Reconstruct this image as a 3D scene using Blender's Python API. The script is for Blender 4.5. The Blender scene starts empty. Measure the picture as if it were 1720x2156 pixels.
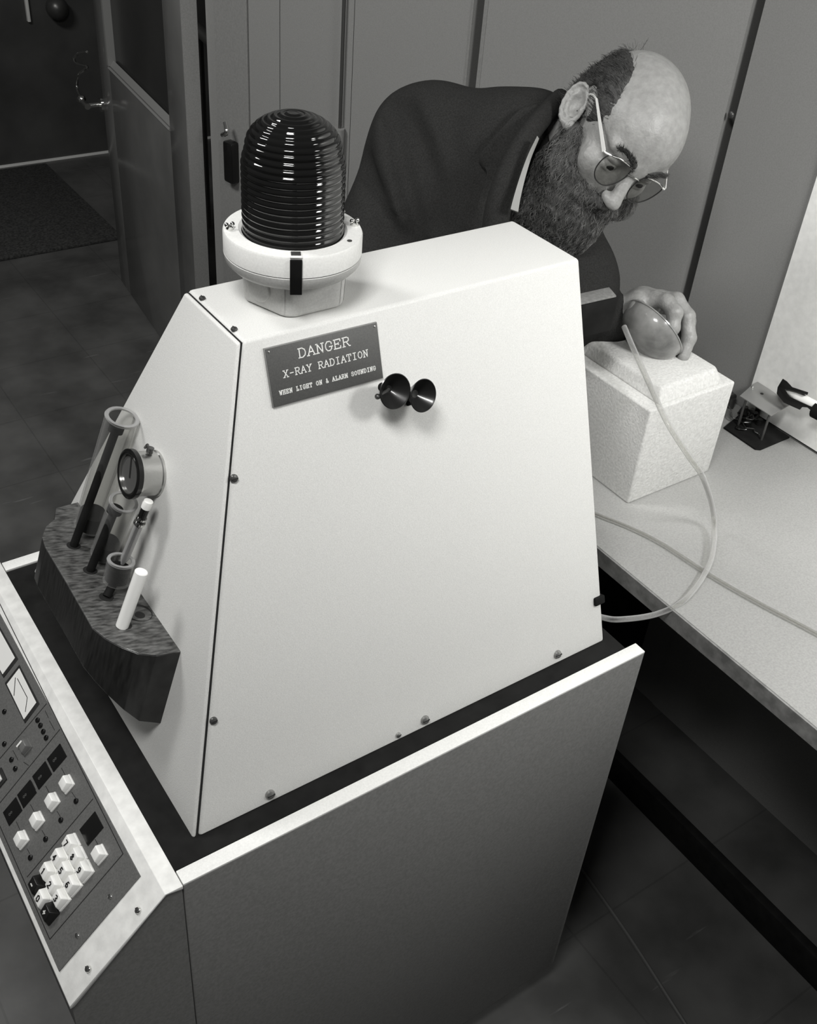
import bpy, bmesh, math, random
import numpy as np
from mathutils import Vector, Matrix, noise
random.seed(7); np.random.seed(7)
PI = math.pi
sc = bpy.context.scene
COL = sc.collection

# ------------------------------------------------------------------ camera
S = 0.57                      # metres per unit of the survey frame (the housing is one unit long)
ZF = -1.427                   # floor level in survey units
Fpx = 2233.75
Rc = np.array([[0.82387052, -0.56215522, 0.07224176],
               [-0.29815852, -0.53826773, -0.78826984],
               [0.48201541, 0.62789279, -0.61107429]])
Cc = np.array([-0.4335511, -1.10055698, 1.66368712])
def W(x, y=None, z=None):
    if y is None: x, y, z = x
    return Vector((x*S, y*S, (z-ZF)*S))
def ray(px, py): return Rc.T @ np.array([(px-860.)/Fpx, (py-1078.)/Fpx, 1.])
def on_plane(px, py, p0, n):
    d = ray(px, py); p0 = np.array(p0, float); n = np.array(n, float)
    return Cc + d*(((p0-Cc) @ n)/(d @ n))
def zat(px, py, z): return on_plane(px, py, (0, 0, z), (0, 0, 1))
def yat(px, py, y): return on_plane(px, py, (0, y, 0), (0, 1, 0))
def xat(px, py, x): return on_plane(px, py, (x, 0, 0), (1, 0, 0))
def deep(px, py, dm): return W(Cc + ray(px, py)*dm/S)          # metres deep along the view

cam_d = bpy.data.cameras.new('camera'); cam = bpy.data.objects.new('camera', cam_d); COL.objects.link(cam)
r_ = Vector(Rc[0]); u_ = -Vector(Rc[1]); b_ = -Vector(Rc[2])
M = Matrix((r_, u_, b_)).transposed().to_4x4(); M.translation = W(Cc)
cam.matrix_world = M
cam_d.sensor_fit = 'VERTICAL'; cam_d.sensor_height = 36; cam_d.lens = Fpx/2156*36
cam_d.clip_start = .05; cam_d.clip_end = 60
sc.camera = cam

# ------------------------------------------------------------------ world, lights, exposure
wd = bpy.data.worlds.new('world'); sc.world = wd; wd.use_nodes = True
wd.node_tree.nodes['Background'].inputs[0].default_value = (1, 1, .985, 1)
wd.node_tree.nodes['Background'].inputs[1].default_value = .065
sc.view_settings.view_transform = 'Standard'; sc.view_settings.look = 'None'
sc.view_settings.exposure = 0; sc.view_settings.gamma = 1; sc.view_settings.use_curve_mapping = False
def area(name, loc, target, sx, sy, power, spread=180):
    l = bpy.data.lights.new(name, 'AREA'); l.shape = 'RECTANGLE'; l.size = sx; l.size_y = sy; l.energy = power
    l.color = (1, .995, .975); l.spread = math.radians(spread)
    o = bpy.data.objects.new(name, l); COL.objects.link(o); o.location = loc
    d = Vector(target)-Vector(loc); o.rotation_euler = d.to_track_quat('-Z', 'Y').to_euler(); return o
area('key_light', (-.34, -.40, 2.38), (.32, .15, 1.0), .38, .28, 13.2, 160)
area('bench_light', (.85, -.80, 2.0), (1.24, -.05, 1.05), .35, .25, 9, 120)
area('door_fill', (-.7, 1.3, 2.75), (.4, 2.0, .6), .8, .4, 28, 160)  # unseen fill added to brighten the door, floor and walls around it

# ------------------------------------------------------------------ materials
def mat(name, col, rough=.5, metal=0., noise_amt=0., nscale=400., bump=0., bscale=None, coat=0., trans=0., ior=1.45, spec=.5, stretch=None, ramp=None):
    m = bpy.data.materials.new(name); m.use_nodes = True; nt = m.node_tree; b = nt.nodes['Principled BSDF']
    if not isinstance(col, tuple): col = (col, col, col*.975)
    b.inputs['Base Color'].default_value = (*col, 1); b.inputs['Roughness'].default_value = rough
    b.inputs['Metallic'].default_value = metal; b.inputs['Coat Weight'].default_value = coat
    b.inputs['Transmission Weight'].default_value = trans; b.inputs['IOR'].default_value = ior
    b.inputs['Specular IOR Level'].default_value = spec
    tc = nt.nodes.new('ShaderNodeTexCoord'); mp = nt.nodes.new('ShaderNodeMapping')
    nt.links.new(tc.outputs['Object'], mp.inputs[0])
    if stretch: mp.inputs['Scale'].default_value = stretch
    if noise_amt:
        n = nt.nodes.new('ShaderNodeTexNoise'); n.inputs['Scale'].default_value = nscale; n.inputs['Detail'].default_value = 5
        nt.links.new(mp.outputs[0], n.inputs['Vector'])
        r = nt.nodes.new('ShaderNodeValToRGB')
        lo = [max(0, c*(1-noise_amt)) for c in col]; hi = [min(1, c*(1+noise_amt)) for c in col]
        r.color_ramp.elements[0].position, r.color_ramp.elements[1].position = ramp or (.32, .68)
        r.color_ramp.elements[0].color = (*lo, 1); r.color_ramp.elements[1].color = (*hi, 1)
        nt.links.new(n.outputs['Fac'], r.inputs[0]); nt.links.new(r.outputs[0], b.inputs['Base Color'])
    if bump:
        n2 = nt.nodes.new('ShaderNodeTexNoise'); n2.inputs['Scale'].default_value = bscale or nscale; n2.inputs['Detail'].default_value = 4
        nt.links.new(mp.outputs[0], n2.inputs['Vector'])
        bp = nt.nodes.new('ShaderNodeBump'); bp.inputs['Strength'].default_value = bump; bp.inputs['Distance'].default_value = .002
        nt.links.new(n2.outputs['Fac'], bp.inputs['Height']); nt.links.new(bp.outputs[0], b.inputs['Normal'])
    return m
def glassmat(name, col, rough=.03, ior=1.47, mixf=.35, dark=.1):
    # thin clear glass: mostly see-through with a glossy skin
    m = bpy.data.materials.new(name); m.use_nodes = True; nt = m.node_tree; nt.nodes.clear()
    out = nt.nodes.new('ShaderNodeOutputMaterial'); mix = nt.nodes.new('ShaderNodeMixShader')
    tr = nt.nodes.new('ShaderNodeBsdfTransparent'); tr.inputs[0].default_value = (*col, 1)
    gl = nt.nodes.new('ShaderNodeBsdfPrincipled'); gl.inputs['Base Color'].default_value = (dark, dark, dark, 1)
    gl.inputs['Roughness'].default_value = rough; gl.inputs['Coat Weight'].default_value = .5
    lw = nt.nodes.new('ShaderNodeLayerWeight'); lw.inputs[0].default_value = mixf
    nt.links.new(lw.outputs['Facing'], mix.inputs[0]); nt.links.new(tr.outputs[0], mix.inputs[1]); nt.links.new(gl.outputs[0], mix.inputs[2])
    nt.links.new(mix.outputs[0], out.inputs[0]); return m

m_white = mat('white_enamel', .68, .42, noise_amt=.07, nscale=900, bump=.12, bscale=700)
m_whitetrim = mat('white_trim', .80, .4, noise_amt=.05, nscale=500)
m_whitesmooth = mat('white_plastic', .92, .35)
m_frame = mat('console_frame_paint', .80, .4, noise_amt=.1, nscale=60, bump=.05, bscale=500)
m_beacon = mat('beacon_grey_enamel', .52, .45, noise_amt=.07, nscale=500, bump=.1, bscale=500)
m_panelgrey = mat('grey_laminate', .19, .5, noise_amt=.12, nscale=300, bump=.05, bscale=400)
m_black = mat('black_paint', .010, .75, spec=.15, noise_amt=.3, nscale=40)
m_blackgloss = mat('black_gloss', .008, .2)
m_blackrub = mat('black_rubber', .012, .32, coat=.3)
m_seam = mat('seam_gap', .01, .9)
m_plate = mat('grey_control_plate', .12, .5, noise_amt=.15, nscale=500)
m_platedark = mat('dark_engraving', .015, .6)
m_meter = mat('meter_face', .80, .35)
m_sign = mat('sign_plastic', .085, .45, noise_amt=.12, nscale=700)
m_letter = mat('sign_letter', .85, .5)
m_chrome = mat('chrome', .75, .12, metal=1)
m_steel = mat('brushed_steel', .55, .35, metal=1, bump=.1, bscale=300)
m_darksteel = mat('dark_metal', .10, .35, metal=.6)
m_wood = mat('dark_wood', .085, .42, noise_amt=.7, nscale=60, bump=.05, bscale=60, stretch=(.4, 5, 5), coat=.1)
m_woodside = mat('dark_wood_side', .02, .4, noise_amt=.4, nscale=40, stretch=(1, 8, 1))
m_glass = glassmat('clear_glass', (.90, .90, .89), mixf=.10, dark=.5)
m_glassrim = glassmat('glass_rim', (.70, .70, .69), mixf=.65, dark=.50)
m_tube = glassmat('clear_tubing', (.86, .86, .84), mixf=.45, dark=.60)
m_lens = glassmat('spectacle_lens', (.90, .90, .89), mixf=.08, dark=.02)
m_pane = mat('dark_window_pane', .028, .25, noise_amt=.2, nscale=5)
m_dome = mat('dark_dome_glass', .006, .06, coat=.3)
m_bench = mat('bench_laminate', .36, .5, noise_amt=.1, nscale=350, bump=.05, bscale=500)
m_benchedge = mat('bench_edge', .22, .6, noise_amt=.3, nscale=60)
m_foam = mat('styrofoam', .60, .75, noise_amt=.10, nscale=260, bump=.5, bscale=240)
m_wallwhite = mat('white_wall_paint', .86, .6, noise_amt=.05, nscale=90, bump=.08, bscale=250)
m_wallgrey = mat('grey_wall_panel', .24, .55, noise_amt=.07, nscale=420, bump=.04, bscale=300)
m_trimgrey = mat('grey_trim', .22, .5, noise_amt=.08, nscale=200)
m_door = mat('dark_door_gloss', .13, .18, noise_amt=.25, nscale=3, stretch=(1, 1, 1))
m_doorbead = mat('door_bead', .22, .4)
m_dooredge = mat('door_edge', .22, .55, noise_amt=.1, nscale=300)
m_darkwall = mat('dark_far_wall', .055, .6, noise_amt=.3, nscale=4)
m_matt = mat('coir_mat', .040, .95, noise_amt=.6, nscale=120, bump=.6, bscale=200)
m_floor = mat('dark_floor', .085, .42, noise_amt=.35, nscale=6, bump=.08, bscale=40)
m_skin = mat('skin', .27, .42, noise_amt=.12, nscale=120, bump=.3, bscale=300)
m_hair = mat('dark_hair', .035, .6, noise_amt=.5, nscale=300)
m_beard = mat('beard_hair', .05, .6, noise_amt=.5, nscale=120)
m_jacket = mat('dark_jacket_cloth', .025, .95, spec=.08, noise_amt=.25, nscale=500, bump=.2, bscale=900)
m_trouser = mat('dark_trouser_cloth', .02, .85)
m_shirt = mat('white_collar', .32, .7)
m_bowl = mat('grey_translucent_plastic', .20, .2, noise_amt=.55, nscale=22, coat=.4)
m_grease = mat('screw_head', .35, .3, metal=.8)

# streaks and scuffs on the floor
nt = m_floor.node_tree; b = nt.nodes['Principled BSDF']
src = b.inputs['Base Color'].links[0].from_socket
tc = nt.nodes.new('ShaderNodeTexCoord'); mp = nt.nodes.new('ShaderNodeMapping'); mp.inputs['Scale'].default_value = (2, 22, 1); mp.inputs['Rotation'].default_value = (0, 0, .5)
nt.links.new(tc.outputs['Object'], mp.inputs[0])
n = nt.nodes.new('ShaderNodeTexNoise'); n.inputs['Scale'].default_value = 3.2; n.inputs['Detail'].default_value = 8
nt.links.new(mp.outputs[0], n.inputs['Vector'])
r = nt.nodes.new('ShaderNodeValToRGB'); r.color_ramp.elements[0].position = .68; r.color_ramp.elements[1].position = .8
r.color_ramp.elements[0].color = (0, 0, 0, 1); r.color_ramp.elements[1].color = (.10, .10, .10, 1)
nt.links.new(n.outputs['Fac'], r.inputs[0])
bk = nt.nodes.new('ShaderNodeTexBrick'); bk.offset = 0; bk.inputs['Scale'].default_value = 1; bk.inputs['Brick Width'].default_value = .3; bk.inputs['Row Height'].default_value = .3
bk.inputs['Mortar Size'].default_value = .002; bk.inputs['Color1'].default_value = bk.inputs['Color2'].default_value = (1, 1, 1, 1); bk.inputs['Mortar'].default_value = (.82, .82, .82, 1)
nt.links.new(tc.outputs['Object'], bk.inputs['Vector'])
add = nt.nodes.new('ShaderNodeMix'); add.data_type = 'RGBA'; add.blend_type = 'ADD'; add.inputs[0].default_value = 1
nt.links.new(src, add.inputs[6]); nt.links.new(r.outputs[0], add.inputs[7])
mul = nt.nodes.new('ShaderNodeMix'); mul.data_type = 'RGBA'; mul.blend_type = 'MULTIPLY'; mul.inputs[0].default_value = 1
nt.links.new(add.outputs[2], mul.inputs[6]); nt.links.new(bk.outputs[0], mul.inputs[7]); nt.links.new(mul.outputs[2], b.inputs['Base Color'])

# ------------------------------------------------------------------ mesh helpers (all points are world metres)
def new(): return bmesh.new()
def merge(bm, b2):
    me = bpy.data.meshes.new('t'); b2.to_mesh(me); bm.from_mesh(me); bpy.data.meshes.remove(me); b2.free()
def prism(bm, base, top, bev=0., seg=2):
    """closed solid between two matching polygons"""
    b2 = new(); a = [b2.verts.new(p) for p in base]; c = [b2.verts.new(p) for p in top]; n = len(a)
    b2.faces.new(a[::-1]); b2.faces.new(c)
    for i in range(n): b2.faces.new((a[i], a[(i+1) % n], c[(i+1) % n], c[i]))
    bmesh.ops.recalc_face_normals(b2, faces=b2.faces)
    if bev: bmesh.ops.bevel(b2, geom=list(b2.edges), offset=bev, segments=seg, affect='EDGES', profile=.5)
    merge(bm, b2)
def box(bm, lo, hi, bev=0., mtx=None):
    x0, y0, z0 = lo; x1, y1, z1 = hi
    p = [Vector(v) for v in ((x0, y0, z0), (x1, y0, z0), (x1, y1, z0), (x0, y1, z0))]
    q = [Vector((v.x, v.y, z1)) for v in p]
    if mtx: p = [mtx @ v for v in p]; q = [mtx @ v for v in q]
    prism(bm, p, q, bev)
def frame(o, ex, ey, ez=None):
    ex = Vector(ex).normalized(); ey = Vector(ey); ey = (ey-ex*ey.dot(ex)).normalized(); ez = ex.cross(ey) if ez is None else Vector(ez)
    m = Matrix((ex, ey, ez)).transposed().to_4x4(); m.translation = Vector(o); return m
def axframe(o, z):
    z = Vector(z).normalized(); h = Vector((0, 0, 1)) if abs(z.z) < .9 else Vector((1, 0, 0))
    x = h.cross(z).normalized(); y = z.cross(x); m = Matrix((x, y, z)).transposed().to_4x4(); m.translation = Vector(o); return m
def lathe(bm, prof, mtx, n=48, closed=False):
    b2 = new(); rings = []
    for r, z in prof:
        if r < 1e-6: rings.append([b2.verts.new(mtx @ Vector((0, 0, z)))])
        else: rings.append([b2.verts.new(mtx @ Vector((r*math.cos(2*PI*k/n), r*math.sin(2*PI*k/n), z))) for k in range(n)])
    prs = list(zip(rings, rings[1:])) + ([(rings[-1], rings[0])] if closed else [])
    for A, B in prs:
        for k in range(n):
            k2 = (k+1) % n
            if len(A) == 1 and len(B) == 1: break
            if len(A) == 1: b2.faces.new((A[0], B[k2], B[k]))
            elif len(B) == 1: b2.faces.new((A[k], A[k2], B[0]))
            else: b2.faces.new((A[k], A[k2], B[k2], B[k]))
    if not closed:
        for R_, fl in ((rings[0], True), (rings[-1], False)):
            if len(R_) > 1: b2.faces.new(R_[::-1] if fl else R_)
    bmesh.ops.recalc_face_normals(b2, faces=b2.faces); merge(bm, b2)
def cyl(bm, a, b, r, r2=None, n=24):
    a = Vector(a); b = Vector(b); L = (b-a).length
    lathe(bm, [(r, 0), (r if r2 is None else r2, L)], axframe(a, b-a), n)
def catmull(pts, k=8):
    pts = [Vector(p) for p in pts]; P = [pts[0]*2-pts[1]] + pts + [pts[-1]*2-pts[-2]]; out = []
    for i in range(1, len(P)-2):
        for j in range(k):
            t = j/k; a, b, c, d = P[i-1], P[i], P[i+1], P[i+2]
            out.append(.5*((2*b)+(c-a)*t+(2*a-5*b+4*c-d)*t*t+(3*b-a-3*c+d)*t*t*t))
    out.append(pts[-1]); return out
def tube(bm, pts, r, n=10, smooth=8, cap=True, close=False):
    if smooth: pts = catmull(pts, smooth)
    pts = [Vector(p) for p in pts]; rr = r if callable(r) else (lambda t: r)
    b2 = new(); rings = []; prev = None; N = len(pts)
    for i, p in enumerate(pts):
        t = (pts[(i+1) % N if close else min(i+1, N-1)]-pts[i-1 if (close or i) else 0]).normalized()
        if prev is None: prev = t.orthogonal().normalized()
        x = (prev-t*prev.dot(t)).normalized(); y = t.cross(x); prev = x; q = rr(i/max(1, N-1))
        rings.append([b2.verts.new(p+(x*math.cos(2*PI*k/n)+y*math.sin(2*PI*k/n))*q) for k in range(n)])
    prs = list(zip(rings, rings[1:])) + ([(rings[-1], rings[0])] if close else [])
    for A, B in prs:
        for k in range(n): b2.faces.new((A[k], A[(k+1) % n], B[(k+1) % n], B[k]))
    if cap and not close: b2.faces.new(rings[0][::-1]); b2.faces.new(rings[-1])
    bmesh.ops.recalc_face_normals(b2, faces=b2.faces); merge(bm, b2)
def ball(bm, c, r, n=12, sc3=(1, 1, 1), mtx=None):
    pr = [(r*math.sin(PI*i/n), -r*math.cos(PI*i/n)) for i in range(n+1)]
    m = mtx or Matrix.Translation(Vector(c)); lathe(bm, pr, m @ Matrix.Diagonal((*sc3, 1)), 2*n)
TOP = {}
def obj(name, bm, m, parent=None, smooth=True, ang=35, origin=None):
    me = bpy.data.meshes.new(name)
    if parent is not None: org = TOP[parent.name]
    else:
        vs = [v.co for v in bm.verts]
        lo = Vector((min(v.x for v in vs), min(v.y for v in vs), min(v.z for v in vs))); hi = Vector((max(v.x for v in vs), max(v.y for v in vs), max(v.z for v in vs)))
        org = Vector(origin) if origin is not None else Vector(((lo.x+hi.x)/2, (lo.y+hi.y)/2, lo.z))
    bmesh.ops.translate(bm, verts=bm.verts, vec=-org)
    if smooth:
        for f in bm.faces: f.smooth = True
        for e in bm.edges:
            if len(e.link_faces) == 2 and e.calc_face_angle(0) > math.radians(ang): e.smooth = False
    bm.to_mesh(me); bm.free(); o = bpy.data.objects.new(name, me); COL.objects.link(o)
    for mm in (m if isinstance(m, list) else [m]): me.materials.append(mm)
    TOP[o.name] = org
    if parent is not None: o.parent = parent
    else: o.location = org
    return o
def tag(o, label, cat, group=None):
    o['label'] = label; o['category'] = cat
    if group: o['group'] = group
    return o
def thing(name, label, cat, loc, group=None):
    o = bpy.data.objects.new(name, None); o.empty_display_size = .05; COL.objects.link(o); o.location = loc; TOP[o.name] = Vector(loc); return tag(o, label, cat, group)
def struct(name, bm, m, smooth=False):
    o = obj(name, bm, m, None, smooth); o['kind'] = 'structure'; return o

# stroke lettering (unit cell 0..1 wide, 0..1 high)
GL = {
 'A': [[(.0, 0), (.5, 1), (1, 0)], [(.2, .38), (.8, .38)], [(-.12, 0), (.18, 0)], [(.82, 0), (1.12, 0)]],
 'D': [[(.1, 0), (.1, 1)], [(-.05, 1), (.55, 1), (.9, .8), (1, .5), (.9, .2), (.55, 0), (-.05, 0)]],
 'E': [[(.1, 0), (.1, 1)], [(-.05, 1), (.95, 1), (.95, .78)], [(.1, .52), (.65, .52)], [(-.05, 0), (.97, 0), (.97, .22)], [(.65, .62), (.65, .42)]],
 'G': [[(.93, .7), (.93, .85), (.7, 1), (.3, 1), (.05, .75), (0, .5), (.05, .25), (.3, 0), (.7, 0), (.92, .2), (.92, .42)], [(.6, .42), (1.08, .42)]],
 'H': [[(.12, 0), (.12, 1)], [(.88, 0), (.88, 1)], [(.12, .5), (.88, .5)], [(-.05, 0), (.3, 0)], [(.7, 0), (1.05, 0)], [(-.05, 1), (.3, 1)], [(.7, 1), (1.05, 1)]],
 'I': [[(.5, 0), (.5, 1)], [(.2, 0), (.8, 0)], [(.2, 1), (.8, 1)]],
 'L': [[(.25, 0), (.25, 1)], [(0, 1), (.5, 1)], [(0, 0), (.95, 0), (.95, .3)]],
 'M': [[(.05, 0), (.1, 1), (.5, .3), (.9, 1), (.95, 0)], [(-.1, 0), (.22, 0)], [(.78, 0), (1.1, 0)], [(-.1, 1), (.1, 1)], [(.9, 1), (1.1, 1)]],
 'N': [[(.12, 0), (.12, 1), (.88, 0), (.88, 1)], [(-.05, 0), (.3, 0)], [(-.08, 1), (.12, 1)], [(.7, 1), (1.08, 1)]],
 'O': [[(.5, 1), (.15, .85), (0, .5), (.15, .15), (.5, 0), (.85, .15), (1, .5), (.85, .85), (.5, 1)]],
 'R': [[(.1, 0), (.1, 1)], [(-.05, 1), (.65, 1), (.9, .88), (.9, .62), (.65, .5), (.1, .5)], [(.5, .5), (.95, 0), (1.1, 0)], [(-.05, 0), (.3, 0)]],
 'S': [[(.9, .72), (.85, .9), (.6, 1), (.3, 1), (.08, .85), (.1, .62), (.5, .52), (.9, .38), (.93, .15), (.7, 0), (.3, 0), (.1, .1), (.05, .28)]],
 'T': [[(.5, 0), (.5, 1)], [(0, .75), (0, 1), (1, 1), (1, .75)], [(.28, 0), (.72, 0)]],
 'U': [[(.12, 1), (.12, .3), (.3, 0), (.7, 0), (.88, .3), (.88, 1)], [(-.05, 1), (.3, 1)], [(.7, 1), (1.05, 1)]],
 'W': [[(.02, 1), (.25, 0), (.5, .75), (.75, 0), (.98, 1)], [(-.12, 1), (.2, 1)], [(.8, 1), (1.12, 1)]],
 'X': [[(.08, 0), (.92, 1)], [(.08, 1), (.92, 0)], [(-.08, 0), (.25, 0)], [(.75, 0), (1.08, 0)], [(-.08, 1), (.25, 1)], [(.75, 1), (1.08, 1)]],
 'Y': [[(.05, 1), (.5, .5), (.95, 1)], [(.5, .5), (.5, 0)], [(.28, 0), (.72, 0)], [(-.08, 1), (.22, 1)], [(.78, 1), (1.08, 1)]],
 '-': [[(.15, .45), (.85, .45)]], '&': [[(1, .3), (.6, 0), (.2, 0), (.05, .25), (.6, .75), (.45, 1), (.2, .85), (.95, 0)]],
 '+': [[(.5, .2), (.5, .8)], [(.15, .5), (.85, .5)]],
 '0': [[(.5, 1), (.1, .8), (.1, .2), (.5, 0), (.9, .2), (.9, .8), (.5, 1)]], '1': [[(.3, .8), (.55, 1), (.55, 0)]],
 '2': [[(.1, .8), (.4, 1), (.85, .85), (.8, .55), (.1, 0), (.9, 0)]], '3': [[(.1, .9), (.6, 1), (.85, .75), (.45, .52), (.9, .3), (.6, 0), (.1, .1)]],
 '4': [[(.7, 0), (.7, 1), (.1, .35), (.95, .35)]], '5': [[(.85, 1), (.2, 1), (.15, .55), (.6, .6), (.9, .3), (.6, 0), (.1, .1)]],
 '6': [[(.8, .95), (.4, .9), (.1, .4), (.3, .02), (.75, .05), (.9, .35), (.6, .55), (.15, .4)]], '7': [[(.1, 1), (.9, 1), (.4, 0)]],
 '8': [[(.5, .52), (.15, .75), (.5, 1), (.85, .75), (.5, .52), (.1, .25), (.5, 0), (.9, .25), (.5, .52)]],
 '9': [[(.2, .05), (.6, .1), (.9, .6), (.7, .98), (.25, .95), (.1, .65), (.4, .45), (.85, .6)]],
 '°': [[(.2, .3), (.8, .3), (.8, .9), (.2, .9), (.2, .3)]]}
def text(bm, s, mtx, h, w, pitch, stroke, depth, center=True):
    tot = pitch*(len(s)-1)+w; x0 = -tot/2 if center else 0
    for i, ch in enumerate(s):
        for st in GL.get(ch, []):
            for (ax, ay), (bx_, by_) in zip(st, st[1:]):
                a = Vector((x0+i*pitch+ax*w, ay*h, 0)); b = Vector((x0+i*pitch+bx_*w, by_*h, 0)); d = b-a
                if d.length < 1e-9: continue
                d.normalize(); nn = Vector((-d.y, d.x, 0))*stroke/2; a2 = a-d*stroke*.45; b2 = b+d*stroke*.45
                q = [a2-nn, b2-nn, b2+nn, a2+nn]
                prism(bm, [mtx @ v for v in q], [mtx @ (v+Vector((0, 0, depth))) for v in q])

# ------------------------------------------------------------------ room
wx = 2.153
bm = new(); box(bm, (-3, -2.5, -.05), (3.2, 5.5, 0)); struct('floor', bm, m_floor)
# the window-less outer walls of the far hall and under the bench
yw = 7.12*S
bm = new(); box(bm, (-2.5, yw, 0), (3.2, yw+.1, 2.6)); struct('wall_far', bm, m_darkwall)
bm = new(); box(bm, (-2.5, yw-.006, 0), (3.2, yw, .010)); o = struct('baseboard_far', bm, m_whitetrim)
bm = new(); box(bm, (3.1, -2.4, 0), (3.2, 4.1, 2.6)); struct('wall_hall', bm, m_darkwall)
# right wall: white part
B = W(wx, .584, 0); K = W(wx, .905, 0)
bm = new(); box(bm, (wx*S, -1.9, (-.05-ZF)*S+.004), (wx*S+.1, B.y, 2.5)); struct('wall_right', bm, m_wallwhite)
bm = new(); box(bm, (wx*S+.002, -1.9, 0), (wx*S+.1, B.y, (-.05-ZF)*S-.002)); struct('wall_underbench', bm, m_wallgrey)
# grey partition, kinked at the black strip, running to the door frame
bm = new(); box(bm, (wx*S+.004, B.y, 0), (wx*S+.1, K.y, 2.5)); struct('wall_corner', bm, m_wallgrey)
D = W(1.62, 3.5, 0)
wd_ = Vector((D.x-K.x, D.y-K.y, 0)).normalized(); wn = Vector((-wd_.y, wd_.x, 0))      # wn faces the room (-x)
if wn.x > 0: wn = -wn
Kg = Vector((K.x+.004, K.y, 0))
pn = (wn.x, wn.y, 0)
def wallpt(px, py): 
    q = on_plane(px, py, (Kg.x/S, Kg.y/S, 0), pn); return W(q)
def wall_s(px, py): return (wallpt(px, py)-Kg).dot(wd_)
s_frame0 = wall_s(465, 378); s_frame1 = wall_s(446, 20)
WM = Matrix((wd_, -wn, Vector((0, 0, 1)))).transposed().to_4x4(); WM.translation = Kg     # x along wall, y into wall, z up
s_strip = wall_s(1000, 90); s_seam = wall_s(722, 150); s_fr = wall_s(524, 150)
bm = new()
box(bm, (.020, 0, 0), (s_strip-.013, .08, 2.5), 0, WM); struct('wall_back', bm, m_wallgrey)
bm = new(); box(bm, (s_strip+.012, 0, 0), (s_seam-.002, .08, 2.5), 0, WM); struct('wall_panel', bm, m_wallgrey)
bm = new(); box(bm, (s_seam+.002, 0, 0), (s_fr-.002, .08, 2.5), 0, WM); struct('wall_door_side', bm, m_wallgrey)
bm = new(); box(bm, (-.02, .05, 0), (s_fr, .085, 2.5), 0, WM); struct('wall_backing', bm, m_seam)
# thin raised beads beside the black gaps
bm = new()
for a, b in ((s_strip-.023, s_strip-.014), (s_strip+.012, s_strip+.017)): box(bm, (a, -.0015, 0), (b, 0, 2.5), .0005, WM)
struct('trim_1', bm, m_trimgrey)
bm = new(); box(bm, (s_seam-.03, -.0005, 0), (s_seam-.029, .001, 2.5), 0, WM)
s_l = wall_s(590, 150); box(bm, (s_l, -.0006, 0), (s_l+.0012, .001, 2.5), 0, WM); struct('trim_2', bm, m_platedark)
# door frame: front face and side reveal
bm = new(); box(bm, (s_fr+.001, -.004, 0), (s_frame0, .08, 2.5), .001, WM); struct('trim_3', bm, m_trimgrey)
bm = new(); box(bm, (s_frame0-.0005, .006, 0), (s_frame0+.045, .09, 2.5), .001, WM); struct('trim_4', bm, m_wallgrey)
# door, slightly off the line of the wall
fe = wallpt(421, 0); hinge = Vector((fe.x-.045, fe.y, 0))
dv = Vector(Rc.T @ np.array([(-682-860.)/Fpx, (-750-1078.)/Fpx, 1.])); dv.z = 0; dv.normalize()
dn = Vector((dv.y, -dv.x, 0))            # away from camera (+x)
if dn.x < 0: dn = -dn
hp = (hinge.x/S, hinge.y/S, 0)
def doorpt(px, py): return W(on_plane(px, py, hp, (dn.x, dn.y, 0)))
P1 = doorpt(383, 100); P1.z = 0
DM = Matrix((dv, dn, Vector((0, 0, 1)))).transposed().to_4x4(); DM.translation = P1
def door_s(px, py): return (doorpt(px, py)-P1).dot(dv)
sL = door_s(226, 300)
w0 = door_s(357, 262); w1 = door_s(229, 142); zw = (doorpt(357, 262).z+doorpt(229, 142).z)/2
TH = .043
door = bpy.data.objects.new('door_1', None); COL.objects.link(door); door.location = P1; TOP['door_1'] = P1; door['kind'] = 'structure'
bm = new()
box(bm, (0, 0, .01), (w0, TH, 2.05), .0015, DM); box(bm, (w1, 0, .01), (sL, TH, 2.05), .0015, DM); box(bm, (w0, 0, .01), (w1, TH, zw), .0015, DM)
box(bm, (w0, 0, 1.9), (w1, TH, 2.05), .0015, DM); obj('door_leaf', bm, m_door, door)
bm = new(); box(bm, (-.002, .001, .01), (0, TH-.001, 2.05), 0, DM); obj('door_edge', bm, m_dooredge, door)
bm = new()
prism(bm, [DM @ Vector(v) for v in ((w0, 0, zw-.012), (w1, 0, zw-.012), (w1, .018, zw+.012), (w0, .018, zw+.012))], [DM @ Vector(v) for v in ((w0, -.004, zw-.008), (w1, -.004, zw-.008), (w1, .014, zw+.016), (w0, .014, zw+.016))])
box(bm, (w1-.012, -.004, zw), (w1+.004, .02, 1.9), 0, DM); obj('glazing_bead', bm, m_doorbead, door)
bm = new(); box(bm, (w0, .02, zw), (w1, .026, 1.9), 0, DM); obj('window_pane', bm, m_pane, door)
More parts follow.
